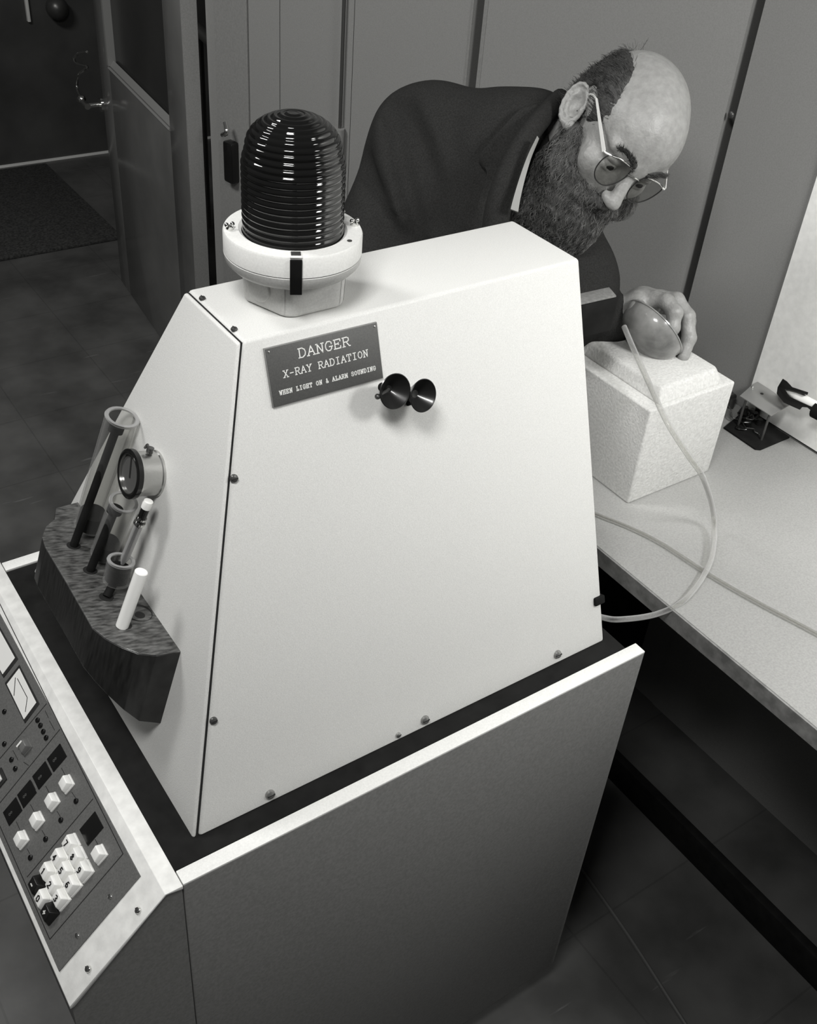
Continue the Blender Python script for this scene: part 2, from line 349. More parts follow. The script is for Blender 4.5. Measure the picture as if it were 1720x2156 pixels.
# chrome lever set and safety hook at the latch edge
h0 = doorpt(212, 216); hs = (h0-P1).dot(dv); hz = h0.z
bm = new(); Hh = lambda s, n, z: DM @ Vector((s, n, z))
cyl(bm, Hh(hs-.02, 0, hz), Hh(hs-.02, -.008, hz), .022); cyl(bm, Hh(hs-.02, -.008, hz), Hh(hs-.02, -.05, hz), .008)
tube(bm, [Hh(hs-.03, -.05, hz), Hh(hs+.02, -.052, hz), Hh(hs+.055, -.05, hz), Hh(hs+.085, -.045, hz-.012)], lambda t: .010-.003*t, 12)
ball(bm, Hh(hs+.09, -.045, hz-.014), .011); ball(bm, Hh(hs+.035, -.052, hz+.004), .014)
lev = obj('door_handle', bm, m_chrome, door)
bm = new(); hk_ = [doorpt(*p)-dn*.03 for p in ((203, 108), (184, 112), (175, 122), (182, 133), (203, 139))]
tube(bm, hk_+[doorpt(196, 146)-dn*.03, doorpt(187, 158)-dn*.035, doorpt(188, 185)-dn*.04, Hh(hs+.02, -.050, hz)], .0042, 10); obj('door_hook', bm, m_chrome, door)
# latch on the grey wall beside the frame
lp = wallpt(496, 320)
bm = new(); LM = WM.copy(); LM.translation = lp
box(bm, (-.018, -.028, -.075), (.018, 0, .03), .006, LM); latch = tag(obj('door_latch', bm, m_blackgloss), 'small black door latch on the grey wall left of the dark dome', 'latch')
bm = new(); tube(bm, [LM @ Vector(v) for v in ((.012, -.03, .045), (-.012, -.036, .06), (.0, -.03, .08))], .006, 10); obj('latch_knob', bm, m_chrome, latch)
# bolt sleeve and rod right of the dome
rp = wallpt(722, 268); rb = wallpt(722, 335)
RM = WM.copy(); RM.translation = rp; L = (rp.z-rb.z)
bolt = thing('door_bolt', 'grey bolt sleeve with thin dark rod on the grey wall right of dome', 'bolt', RM @ Vector((0, -.012, -L)))
bm = new(); cyl(bm, RM @ Vector((0, -.014, -L)), RM @ Vector((0, -.014, 0)), .013, .014, 20); obj('bolt_sleeve', bm, m_trimgrey, bolt)
bm = new(); cyl(bm, RM @ Vector((0, -.010, -.01)), RM @ Vector((0, -.010, 1.0)), .0035, None, 10); obj('bolt_rod', bm, m_darksteel, bolt)
# screws on black strip
bm = new(); q = wallpt(1539, 242); QM = axframe(W(xat(1539, 242, wx)), (-1, 0, 0)); ball(bm, None, .006, 8, (1, 1, .5), QM); struct('trim_5', bm, m_darksteel)
# hall pieces seen through and past the door
bm = new(); a = zat(-60, 352, ZF); b2_ = zat(115, 345, ZF); y1 = b2_[1]; y0 = (zat(0, 555, ZF)[1]+zat(235, 505, ZF)[1])/2; x1_ = 2.0
box(bm, (-1.0, y0*S, 0), (x1_*S, y1*S-.01, .014), .004); mt = tag(obj('door_mat', bm, m_matt), 'large dark bristly door mat on the floor in front of the far dark wall', 'mat')
hv = W(yat(57, 15, 7.1)); bm = new(); box(bm, (hv.x-.006, yw-.02, hv.z-.055), (hv.x+.006, yw, hv.z+.25), .002); tag(obj('wall_label_strip', bm, m_whitetrim), 'narrow upright white strip on the dark far wall above the mat', 'strip')
hv = W(yat(113, 12, 7.1)); bm = new(); cyl(bm, (hv.x, yw, hv.z), (hv.x, yw-.03, hv.z), .02); ball(bm, (hv.x, yw-.05, hv.z), .045); tag(obj('wall_knob', bm, m_darksteel), 'dull round metal wall fitting on the dark far wall near the white strip', 'fitting')  # plain metal knob added for a blurred bright blob; not a lamp
ra = W(on_plane(428, 72, (2.6, 0, 0), (1, 0, 0))); rb_ = W(on_plane(450, 93, (2.6, 0, 0), (1, 0, 0)))
bm = new(); d_ = (rb_-ra); cyl(bm, ra-d_*.6, rb_+d_*.6, .022, None, 12); cyl(bm, (ra-d_*.6), Vector((ra-d_*.6)[:2]+(0,)), .02, None, 10); tag(obj('handrail', bm, m_steel), 'pale rail seen through the gap between door and frame', 'rail')

# ------------------------------------------------------------------ bench
zb = (-.05-ZF)*S; bx0 = 1.269*S
bm = new(); box(bm, (bx0, -1.6, zb-.028), (wx*S, (K.y-.001), zb), .0015)
bench = obj('workbench_top', bm, m_bench); tag(bench, 'pale grey speckled worktop running along the white wall', 'worktop')
bm = new(); box(bm, (bx0-.003, -1.6, zb-.0285), (bx0-.0002, (K.y-.001), zb-.001)); obj('edge_strip', bm, m_benchedge, bench)
for yy in (-1.55, .40):
    bm = new(); box(bm, (bx0+.06, yy, 0), (wx*S, yy+.03, zb-.028)); obj('bench_support', bm, m_black, bench)
bm = new(); box(bm, (1.75*S, -1.5, 0), (1.75*S+.02, .8, .07), .003); o = tag(obj('plinth_board', bm, m_black), 'dark plinth board lying on the floor under the bench', 'board')
bm = new(); ca = zat(1212, 1815, ZF); cb = zat(1440, 2156, ZF); A_ = W(ca); B_ = W(cb); A_.z = B_.z = .004
tube(bm, [A_+(A_-B_)*.2, A_, A_.lerp(B_, .5)+Vector((.004, 0, 0)), B_, B_+(B_-A_)*.5], .004, 8); tag(obj('floor_cable', bm, mat('grey_cable', .09, .4)), 'thin grey cable running across the dark floor beside the cabinet', 'cable')

# ------------------------------------------------------------------ cabinet
X0, X1, Y0, Y1 = -.062, 1.058, -.074, .908
cab = thing('instrument_cabinet', 'grey console cabinet with sloping control panel carrying the white housing', 'cabinet', W(.5, .42, ZF))
th = .032
bm = new(); box(bm, W(X0+.004, Y0+th, ZF+.12), W(X1-.06, Y1-th, -.012)); obj('cabinet_body', bm, m_black, cab)
bm = new(); box(bm, W(X0, Y0+th+.002, -.012), W(X1-.03, Y1-th-.002, -.0005), .001); obj('cabinet_top', bm, m_black, cab)
def sidepanel(ya, yb):
    ch = .06
    pr = [(X0, -.0), (X1, -.0), (X1, ZF+.115), (X1-.015, ZF+.10), (X0, ZF+.10)]
    bm = new(); prism(bm, [W(x, ya, z) for x, z in pr], [W(x, yb, z) for x, z in pr], .0025, 2); return bm
for ya, yb in ((Y0, Y0+th), (Y1-th, Y1)):
    p = obj('side_panel', sidepanel(ya, yb), m_panelgrey, cab)
    bm = new(); box(bm, W(X0+.001, ya+.0005, -.004), W(X1-.001, yb-.0005, .0022), .0008)
    obj('edge_trim', bm, m_whitetrim, p)
for x, y in ((X1-.06, Y0+.12), (X1-.06, Y1-.12), (X0+.05, Y0+.12), (X0+.05, Y1-.12)):
    bm = new(); c = W(x, y, ZF); cyl(bm, c+Vector((0, -.014, .03)), c+Vector((0, .014, .03)), .03, None, 24)
    ca_ = obj('caster', bm, m_darksteel, cab)
    bm = new(); box(bm, c+Vector((-.015, -.02, .045)), c+Vector((.02, .02, .075)), .003); obj('fork', bm, m_steel, ca_)
# console wedge with the sloping panel
pr = [(X0-.002, .0), (X0-.034, .001), (-.2825, -.1774), (-.2825, -.27), (X0-.002, -.60)]
bm = new(); prism(bm, [W(x, Y0, z) for x, z in pr], [W(x, Y1, z) for x, z in pr]); obj('console_body', bm, m_panelgrey, cab)
# frame sheet: ridge band and slope
sh = [(X0-.001, .0035), (X0-.034, .0045), (-.2825-.004, -.1774-.002), (-.2825-.004, -.1774-.012), (-.2825+.004, -.1774-.010), (X0-.032, .0005), (X0-.001, -.006)]
bm = new(); prism(bm, [W(x, Y0-.003, z) for x, z in sh], [W(x, Y1+.003, z) for x, z in sh], .0007, 2); cframe = obj('console_frame', bm, m_frame, cab)
PN = (-.1774, 0, .1858); P0 = (X0-.034, 0, .0045)
pn_w = Vector(PN).normalized(); ydir = Vector((0, 1, 0)); down = pn_w.cross(ydir); 
if down.z > 0: down = -down
def pp(px, py, h=0.): return W(on_plane(px, py, P0, PN)) + pn_w*h
PM = Matrix((-ydir, -down, pn_w)).transposed().to_4x4()        # x: operator's right (-y), y: up-slope, z: out
if PM.to_3x3().determinant() < 0: PM = Matrix((ydir, -down, pn_w)).transposed().to_4x4()
def pm(px, py, h=0.): m = PM.copy(); m.translation = pp(px, py, h); return m
PMi = PM.to_3x3().inverted(); base_o = pp(297, 1845)
def loc2(px, py): return PMi @ (pp(px, py)-base_o)
tr, br = loc2(297, 1845), loc2(128, 2042)
# plate
far = -(Y1-Y0)*S+.02
pmx = PM.copy(); pmx.translation = base_o
xl = far
bm = new(); y_top = 0; y_bot = br.y-.002
box(bm, (xl, y_bot, 0), (0, 0, .0012), .0003, pmx); plate = obj('control_plate', bm, m_plate, cab, ang=20)
# engraved lines
def pline(bm, a, b, w=.0008, h=.0013):
    A, B_ = pp(*a, h), pp(*b, h); d = (B_-A).normalized(); nn = d.cross(pn_w)*w/2
    prism(bm, [A-nn, B_-nn, B_+nn, A+nn], [p+pn_w*.0002 for p in (A-nn, B_-nn, B_+nn, A+nn)])
bm = new()
for a, b in (((100, 1482), (-30, 1635)), ((128, 1536), (-30, 1730)), ((198, 1682), (59, 1847)), ((261, 1798), (107, 1978)), ((261, 1798), (-40, 1188)), ((107, 1978), (-20, 1690)),
             ((131, 1617), (140, 1634)), ((98, 1655), (107, 1672)), ((66, 1694), (75, 1711)), ((36, 1730), (44, 1747)), ((153, 1668), (161, 1680)), ((122, 1708), (129, 1720)), ((90, 1748), (97, 1760)), ((59, 1787), (65, 1798)), ((202, 1767), (208, 1778)),
             ((97, 1497), (104, 1512)), ((106, 1518), (117, 1538)), ((130, 1572), (139, 1590)), ((99, 1607), (108, 1625)), ((68, 1645), (77, 1663)), ((37, 1682), (46, 1700)), ((204, 1722), (214, 1740)), ((29, 1580), (40, 1601)), ((52, 1605), (62, 1612))): pline(bm, a, b, .0009 if abs(a[0]-b[0]) > 20 else .0006)
obj('engraved_line', bm, m_platedark, plate)
def pquad(pts, h0, h1): 
    bm = new(); prism(bm, [pp(*p, h0) for p in pts], [pp(*p, h1) for p in pts], .0003, 1); return bm
# meters
for k, q in enumerate((((18, 1442), (44, 1408), (80, 1480), (54, 1516)), ((-27, 1355), (-1, 1321), (35, 1386), (9, 1421)))):
    cx = sum(p[0] for p in q)/4; cy = sum(p[1] for p in q)/4
    fr = [(cx+(x-cx)*1.17, cy+(y-cy)*1.14) for x, y in q]
    mo = obj('meter_frame', pquad(fr, .001, .0022), m_platedark, plate)
    obj('meter_face', pquad(q, .0021, .003), m_meter, mo)
for a, b, k in (((34, 1466), (37, 1428), 0),):
    bm = new(); pline(bm, a, b, .0009, .0032); pline(bm, (41, 1430), (62, 1470), .0008, .0032); pline(bm, (62, 1470), (58, 1500), .0008, .0032); obj('meter_needle', bm, m_platedark, plate)
# displays
for x, y in ((122, 1596), (91, 1633), (59, 1672), (29, 1709), (195, 1745)):
    m_ = pm(x, y); bm = new(); kd = 1.25 if y < 1740 else 1.4; box(bm, (-.0085*kd, -.0095*kd, .001), (.0085*kd, .0095*kd, .0022), .0004, m_); dd = obj('display', bm, m_blackgloss, plate)
    if y < 1740:
        bm = new(); text(bm, '8', m_ @ Matrix.Translation((0, -.006, .0023)), .006, .004, .006, .0006, .0002); obj('digit', bm, mat('dim_digit', .10, .4), dd)
# small round lamps
for x, y in ((82, 1517), (88, 1528), (94, 1541), (100, 1554), (12, 1499), (12, 1567), (27, 1600), (35, 1619), (163, 1687), (131, 1727), (99, 1767), (67, 1806)):
    bm = new(); m_ = pm(x, y); lathe(bm, [(.0030, .001), (.0030, .003), (.0022, .0036), (.0018, .0025), (0, .0025)], m_, 20); obj('indicator_lamp', bm, m_blackgloss, plate)
def key_mesh(m_, s, h, hm=1.):
    """sculpted keycap: wide foot, smaller tilted top"""
    b0 = [(-s, -s, .001), (s, -s, .001), (s, s, .001), (-s, s, .001)]
    b1 = [(-s*.95, -s*.95, h*.35), (s*.95, -s*.95, h*.35), (s*.95, s*.95, h*.35), (-s*.95, s*.95, h*.35)]
    t = .74; tp = [(-s*t, -s*t*.9, h*.86), (s*t, -s*t*.9, h*.86), (s*t, s*t, h*1.08), (-s*t, s*t, h*1.08)]
    bm = new(); prism(bm, [m_ @ Vector(v) for v in b0], [m_ @ Vector(v) for v in b1], .0006)
    prism(bm, [m_ @ Vector((x, y, z-.0006)) for x, y, z in b1], [m_ @ Vector(v) for v in tp], .0012, 3); return bm
p7, p8, p4 = loc2(156, 1774), loc2(184, 1830), loc2(85, 1860)
pitx = (p8-p7).length/2; pity = (p4-p7).length/3
ks = min(pitx, pity)*.475
m_keyb = mat('black_key', .012, .3)
hk = ks*1.15
kw = obj('key', key_mesh(pm(145, 1652), ks*.9, hk), m_whitesmooth, plate); 
for x, y in ((115, 1689), (83, 1729), (50, 1769), (214, 1800)): obj('key', key_mesh(pm(x, y), ks*.9, hk), m_whitesmooth, plate)
bm = key_mesh(pm(58, 1574), ks*.85, hk*.9); gk = obj('key', bm, mat('grey_key', .16, .35), plate)
bm = new(); box(bm, (-.0022, -ks*.5, hk*.9), (0, ks*.5, hk*.98), 0, pm(55, 1571)); obj('index_mark', bm, m_letter, gk)
base7 = (PM.to_3x3() @ loc2(156, 1779))+base_o
ex_, ey_ = PM.to_3x3().col[0], PM.to_3x3().col[1]
for r_i, row in enumerate(('789', '456', '123', '-0+')):
    for c_i, ch in enumerate(row):
        m_ = PM.copy(); m_.translation = base7+(PM.to_3x3() @ ((p8-p7)/2*c_i + (p4-p7)/3*r_i))
        k_ = obj('key', key_mesh(m_, ks, hk*1.15), m_keyb if ch in '-+' else m_whitesmooth, plate)
        bm = new(); text(bm, ch, m_ @ Matrix.Translation((0, -ks*.35, hk*1.15*.93)) @ Matrix.Rotation(math.atan(.17), 4, 'X'), ks*.75, ks*.5, ks, ks*.12, .0006)
        obj('numeral', bm, m_letter if ch in '-+' else m_platedark, k_)
# white rocker at the left frame edge
m_ = pm(-2, 1645); bm = new(); box(bm, (-.010, -.012, .001), (.010, .012, .003), .0006, m_); rk = obj('rocker_switch', bm, m_platedark, plate)
bm = new(); box(bm, (-.006, -.008, .003), (.006, .008, .007), .001, m_); obj('rocker', bm, m_whitesmooth, rk)
# screws on plate and frame
def screw(parent, m_, r, m=m_chrome):
    bm = new(); lathe(bm, [(r, 0), (r, r*.25), (r*.8, r*.6), (r*.4, r*.78), (0, r*.8)], m_, 20); o = obj('screw', bm, m, parent)
    bm = new(); box(bm, (-r*.8, -r*.1, r*.45), (r*.8, r*.1, r*.83), 0, m_); obj('slot', bm, m_platedark, o)
for x, y, rr in ((234, 1888, .0028), (165, 1970, .0028)): screw(plate, pm(x, y, .001), rr)
for x, y, rr in ((292, 1917, .0036), (187, 2040, .0036)): screw(cframe, pm(x, y, .0005), rr)

# ------------------------------------------------------------------ white housing
H = .813; Wt = .483; Wb = .849; ya = .276; xc, xd = .254, .985
hood = thing('machine_housing', 'large white sloping sheet metal housing bolted on top of the console cabinet', 'machine housing', W(.5, .42, 0))
LNn = Vector((-.813, 0, .254)).normalized()
def hull(dx0, dx1, ins=0., bev=0., zt=0., zbm=.0):
    """slice of the frustum whose left end is moved by dx0 and right end set by dx1 (None = true right end)"""
    def pt(x0, y, z, ins_y): return W(x0, y, z)
    b = [(dx0, ins, zbm), ((1.0 if dx1 is None else dx1), ins, zbm), ((1.0 if dx1 is None else dx1), Wb-ins, zbm), (dx0, Wb-ins, zbm)]
    t = [(xc+dx0, ya+ins*.9, H-ins-zt), ((xd if dx1 is None else xc+dx1), ya+ins*.9, H-ins-zt), ((xd if dx1 is None else xc+dx1), Wt-ins*.9, H-ins-zt), (xc+dx0, Wt-ins*.9, H-ins-zt)]
    bm = new(); prism(bm, [W(p) for p in b], [W(p) for p in t], bev, 3); return bm
obj('shell', hull(.0035, None, 0, .0035), m_white, hood, ang=30)
obj('seam_gasket', hull(-.001, .03, .0045), m_seam, hood)
obj('end_panel', hull(-.0075, .0005, .0035, .0022), m_white, hood, ang=30)
FN = Vector((0, -.813, .276)).normalized()
def fp(px, py): return W(on_plane(px, py, (0, 0, 0), (0, -.813, .276)))
for px, py in ((492, 1007), (449, 1517)):
    screw(hood, axframe(fp(px, py), FN), .0042, m_darksteel)
for px, py in ((568, 1672), (894, 1515), (1173, 1377)): screw(hood, axframe(fp(px, py), FN), .0055, m_grease)
for px, py in ((426, 629), (493, 694)): screw(hood, axframe(W(zat(px, py, H)), (0, 0, 1)), .0034, m_darksteel)
screw(hood, axframe(fp(838, 1547), FN), .0035, m_steel)
# stub at the right edge
sp_ = fp(1256, 1265)
bm = new(); q = sp_ - FN*.004; box(bm, (-.005, -.0055, -.004), (.011, .0055, .008), .0015, frame(q, (1, 0, 0), Vector((0, .276, .813)))); obj('black_catch', bm, m_black, hood)
# warning sign
s0 = fp(555, 735)
th_ = -.011; up_f = Vector((0, .276, .813)).normalized(); exs = (Vector((1, 0, 0))*math.cos(th_)+up_f*math.sin(th_)); eys = (up_f*math.cos(th_)-Vector((1, 0, 0))*math.sin(th_))
SM = Matrix((exs, eys, FN)).transposed().to_4x4(); sw, shh = .217*S, .098*S
SM.translation = s0
sign = thing('warning_sign', 'dark engraved radiation danger sign on the front of the white housing', 'sign', s0-eys*shh)
bm = new(); box(bm, (0, -shh, .0005), (sw, 0, .0035), .0003, SM); obj('sign_plate', bm, m_sign, sign)
bm = new(); box(bm, (-.0008, -shh-.0008, 0), (sw+.0008, .0008, .0026), .0003, SM); obj('sign_backing', bm, m_trimgrey, sign)
for s_, yy, h_, w_, p_, st in (('DANGER', -.0155, .0088, .0072, .0098, .0010), ('X-RAY RADIATION', -.0305, .0066, .0047, .0064, .0008), ('WHEN LIGHT ON & ALARM SOUNDING', -.0460, .0040, .0024, .00365, .00075)):
    bm = new(); text(bm, s_, SM @ Matrix.Translation((sw*.5+.000, yy, .0035)), h_, w_, p_, st, .0003); obj('lettering', bm, m_letter, sign)
for cx_ in (.003, sw-.003):
    bm = new(); ball(bm, None, .0012, 6, (1, 1, .5), SM @ Matrix.Translation((cx_, -.003, .0035))); obj('rivet', bm, m_steel, sign)
# eyepieces
ec = fp(872, 868)
bm = new(); EM = Matrix((Vector((1, 0, 0)), up_f, FN)).transposed().to_4x4()
def eye(px, py, h, tilt):
    # point over the face at height h that lies on the pixel's sight line
    q = on_plane(px, py, np.array([0, 0, 0]) + np.array(FN)*h/S, (0, -.813, .276)); return W(q)
vw = thing('binocular_viewer', 'pair of black flared rubber eyecups on the front of the white housing', 'eyepieces', fp(860, 870))
cs = []
for px, py, dx, r in ((832, 824, -.02, .0180), (891, 833, .10, .0172)):
    c = eye(px, py, .034, 0); ax = (FN+Vector((dx, 0, .0))).normalized(); m_ = axframe(c, ax); cs.append((c, ax))
    bm = new(); lathe(bm, [(.0055, -.020), (.0080, -.015), (r*.93, -.002), (r, 0), (r*.96, .0006), (r*.90, -.001), (.0040, -.013), (0, -.0135)], m_, 48); e_ = obj('eyecup', bm, m_blackrub, vw)
    bm = new(); ft = fp(868, 834)+Vector(((px-862)*.00012, 0, 0)); tube(bm, [c-ax*.014, c-ax*.022, ft+FN*.004, ft-FN*.001], .0048, 16, 6); obj('eyepiece_tube', bm, m_black, e_)
bm = new(); box(bm, (-.010, -.007, 0), (.010, .007, .003), .001, Matrix.Translation(fp(870, 836)) @ EM); obj('viewer_mount', bm, m_black, vw)
kb = eye(795, 835, .030, 0); bm = new(); ball(bm, kb, .0030, 8); cyl(bm, kb, cs[0][0]-cs[0][1]*.012, .0016, None, 10); obj('focus_knob', bm, m_darksteel, vw)

# ------------------------------------------------------------------ beacon
bc = W(.3987, .3679, H); ZB = lambda z: W(0, 0, z).z
bea = thing('warning_beacon', 'ribbed dark glass warning beacon on pale grey mount on top of the white housing', 'beacon', bc)
b0 = .0850*S; chf = .034*S
octo = [(x*S, y*S) for x, y in ((-.082, .035), (-.053, -.047), (-.046, -.058), (-.030, -.066), (.056, -.066), (.070, -.060), (.079, -.046), (.081, .03), (.052, .066), (-.048, .072))]
bm = new(); k = .96
prism(bm, [bc+Vector((x*k, y*k, 0)) for x, y in octo], [Vector((bc.x+x, bc.y+y, ZB(.893))) for x, y in octo], .006, 4); body = obj('junction_box', bm, m_beacon, bea)
fc = bc+Vector((-b0+chf*.5, -b0+chf*.5, 0)); fn = Vector((-1, -1, 0)).normalized(); kc = W(on_plane(563, 617, fc/S-Vector((0, 0, 0)), (fn.x, fn.y, 0)))
kz = (ZB(.893)+bc.z)/2-.002
bm = new(); f0, f1 = Vector((*octo[0], 0)), Vector((*octo[1], 0)); fd = (f1-f0).normalized(); fn = Vector((fd.y, -fd.x, 0)); fn = fn if fn.x < 0 else -fn; kc = (f0*.985+f1*.985)/2+Vector((bc.x, bc.y, kz+.002)); lathe(bm, [(.0135, -.004), (.0135, .0006), (.0128, .0011), (0, .0012)], axframe(kc+fn*.0016, fn), 32); obj('knockout_disc', bm, m_beacon, body)
RF = .1160*S
zz = [ZB(.884), ZB(.9075), ZB(.944)]
bm = new(); AX = Matrix.Translation((bc.x, bc.y, 0))
lathe(bm, [(RF*.78, zz[0]-.004), (RF*.90, zz[0]), (RF*.985, zz[0]+.006), (RF*1.0, zz[1]-.0006), (RF*.99, zz[1])], AX, 96); obj('lower_ring', bm, m_beacon, bea)
bm = new(); lathe(bm, [(RF*.985, zz[1]+.0001), (RF*.985, zz[1]+.0008)], AX, 96); obj('ring_gasket', bm, m_seam, bea)
bm = new(); lathe(bm, [(RF*1.0, zz[1]+.001), (RF*1.0, zz[2]-.002), (RF*.985, zz[2]), (RF*.78, zz[2]+.0006), (RF*.735, zz[2]-.0015), (RF*.735, zz[1]+.001)], AX, 96, closed=True); obj('upper_ring', bm, m_whitetrim, bea)
RD = .0835*S; z0 = zz[2]-.002; zt = ZB(1.133)
prof = [(RD*.985, z0-.004), (RD*.985, z0)]; Hd = zt-z0; nr = 20
def dome_r(t):
    if t < .58: return RD
    if t < .72: return RD*(1-.08*((t-.58)/.14)**1.6)
    return RD*.92*max(0., 1-((t-.72)/.28)**2.1)**.5
nr = 22; N_ = 260; base = []
for i in range(N_+1):
    t = i/N_ if i/N_ < .72 else .72+.28*math.sin((i/N_-.72)/.28*PI/2); base.append((dome_r(t), z0+Hd*t))
arc = 0
for i in range(N_+1):
    p, q = base[max(0, i-1)], base[min(N_, i+1)]; dx, dz = q[0]-p[0], q[1]-p[1]; l = math.hypot(dx, dz) or 1
    if i: arc += math.hypot(base[i][0]-base[i-1][0], base[i][1]-base[i-1][1])
    dsp = .0013*(abs(math.sin(PI*arc/.0062))-.6)*(1 if .02 < i/N_ else 0)
    if base[i][0] < .003: dsp = 0
    prof.append((max(base[i][0]+dsp*dz/l, 0), base[i][1]-dsp*dx/l))
prof[-1] = (0, zt)
bm = new(); lathe(bm, prof, AX, 96); dome = obj('dome', bm, m_dome, bea, ang=60)
bm = new(); 
for k in range(36):
    a = 2*PI*k/36; c = Vector((bc.x+RD*.93*math.cos(a), bc.y+RD*.93*math.sin(a), 0)); 
    box(bm, (-.0008, -.0008, z0), (.0008, .0008, z0+Hd*.66), 0, Matrix.Translation(c))
obj('inner_ribs', bm, m_blackgloss, dome)
# front clip band, wing nuts, drain hole
vdir = Vector((W(Cc).x-bc.x, W(Cc).y-bc.y, 0)).normalized(); vdir = Matrix.Rotation(math.radians(2.5), 3, 'Z') @ vdir
CM = Matrix.Translation((bc.x, bc.y, 0)) @ frame((0, 0, 0), vdir, Vector((-vdir.y, vdir.x, 0)))
cw = .0056
bm = new(); box(bm, (RF*1.0, -cw, zz[0]-.001), (RF*1.0+.0022, cw, zz[2]-.001), .0006, CM); cl = obj('clip_band', bm, m_blackgloss, bea)
bm = new(); box(bm, (RF*.84, -cw, zz[2]+.0002), (RF*1.0+.001, cw, zz[2]+.0016), .0005, CM); obj('clip_lip', bm, m_whitetrim, cl)
bm = new(); box(bm, (RF*.86, -cw*.8, zz[2]+.0016), (RF*.97, cw*.8, zz[2]+.0026), .0003, CM); obj('clip_label', bm, m_darksteel, cl)
for ang_, px in ((98, 0), (-84, 1), (122, 2)):
    d = Matrix.Rotation(math.radians(ang_), 3, 'Z') @ vdir; c = Vector((bc.x, bc.y, zz[2]))+d*RF*.90*(1 if px < 2 else .93)
    bm = new(); cyl(bm, c, c+Vector((0, 0, .004)), .0034, None, 14); ball(bm, c+Vector((.003, .0, .0055)), .0022, 6); ball(bm, c+Vector((-.003, 0, .0055)), .0022, 6); obj('wing_nut', bm, m_chrome, bea)
d = Matrix.Rotation(math.radians(62), 3, 'Z') @ vdir; c = Vector((bc.x, bc.y, zz[2]))+d*RF*.88
bm = new(); cyl(bm, c-Vector((0, 0, .001)), c+Vector((0, 0, .0008)), .0024, None, 14); obj('drain_plug', bm, m_darksteel, bea)

# ------------------------------------------------------------------ rack of tubes on the end panel
eu = Vector((.254, 0, .813)).normalized(); en = LNn.copy()      # up the panel, out of the panel
T0 = np.array([.0823, .197, .2634]); tn = tuple(eu)
def rk_(px, py, h=0.):                                           # point on rack's top plane, h metres above it
    q = on_plane(px, py, T0+np.array(tn)*h/S, tn); return W(q)
Cn = W(T0)
def rl(px, py): p = rk_(px, py)-Cn; return p.dot(en), p.y
top = [rl(*p) for p in ((388, 1371), (330, 1379), (292, 1375), (255, 1361), (222, 1343), (195, 1321), (143, 1230), (95, 1150), (89, 1130), (97, 1108), (115, 1093))]
ymax = top[-1][1]+.035
pts = [(0.0008, top[0][1])] + top[1:] + [(top[-1][0]-.01, ymax-.012), (.0008, ymax)]
pts[0] = (0.0008, 0.0)
thk = (T0[2]-.0965)*S/eu.z
def rw(a, y, h): return Cn+en*a+Vector((0, y, 0))+eu*h
rack = thing('tube_rack', 'dark wooden rack with drilled round holes fixed to the white housing end', 'rack', rw(.03, .1, -thk))
amx = max(a for a, y in pts)
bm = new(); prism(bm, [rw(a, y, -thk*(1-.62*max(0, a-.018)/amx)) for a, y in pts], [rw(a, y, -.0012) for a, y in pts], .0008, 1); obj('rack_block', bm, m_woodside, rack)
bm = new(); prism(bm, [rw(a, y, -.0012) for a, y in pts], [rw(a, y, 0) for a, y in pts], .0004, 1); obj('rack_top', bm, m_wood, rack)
TM = Matrix((en, Vector((0, 1, 0)), eu)).transposed().to_4x4()
if TM.determinant() < 0: TM = Matrix((-en, Vector((0, 1, 0)), eu)).transposed().to_4x4()
def hole(px, py, r, m=m_platedark, ring=None):
    m_ = TM.copy(); m_.translation = rk_(px, py)
    bm = new(); lathe(bm, [(r, 0), (r, .0004), (0, .0004)], m_, 32); o = obj('hole', bm, m, rack); return o
for px, py in ((155, 1149), (190, 1201), (224, 1257), (262, 1316)): hole(px, py, .0078)
hole(291, 1290, .0150); 
m_ = TM.copy(); m_.translation = rk_(294, 1293); bm = new(); lathe(bm, [(.0125, .0003), (.0125, .0007), (0, .0007)], m_, 32); ho = obj('counterbore', bm, m_wood, rack)
m_ = TM.copy(); m_.translation = rk_(294, 1296); bm = new(); lathe(bm, [(.0055, .0006), (.0055, .0010), (0, .0010)], m_, 24); obj('small_hole', bm, m_platedark, ho)
def toprel(px, py, a0): # height above rack plane where a rod from a0 along eu meets the pixel's row
    best = None
    for i in range(0, 400):
        h = i*.0005; p = a0+eu*h; c = Rc @ (np.array(p)/S - np.array([0, 0, -ZF]) - Cc) if False else Rc @ (np.array([p.x/S, p.y/S, p.z/S+ZF])-Cc)
        y = 1078+Fpx*c[1]/c[2]
        if y <= py: return h
    return .2
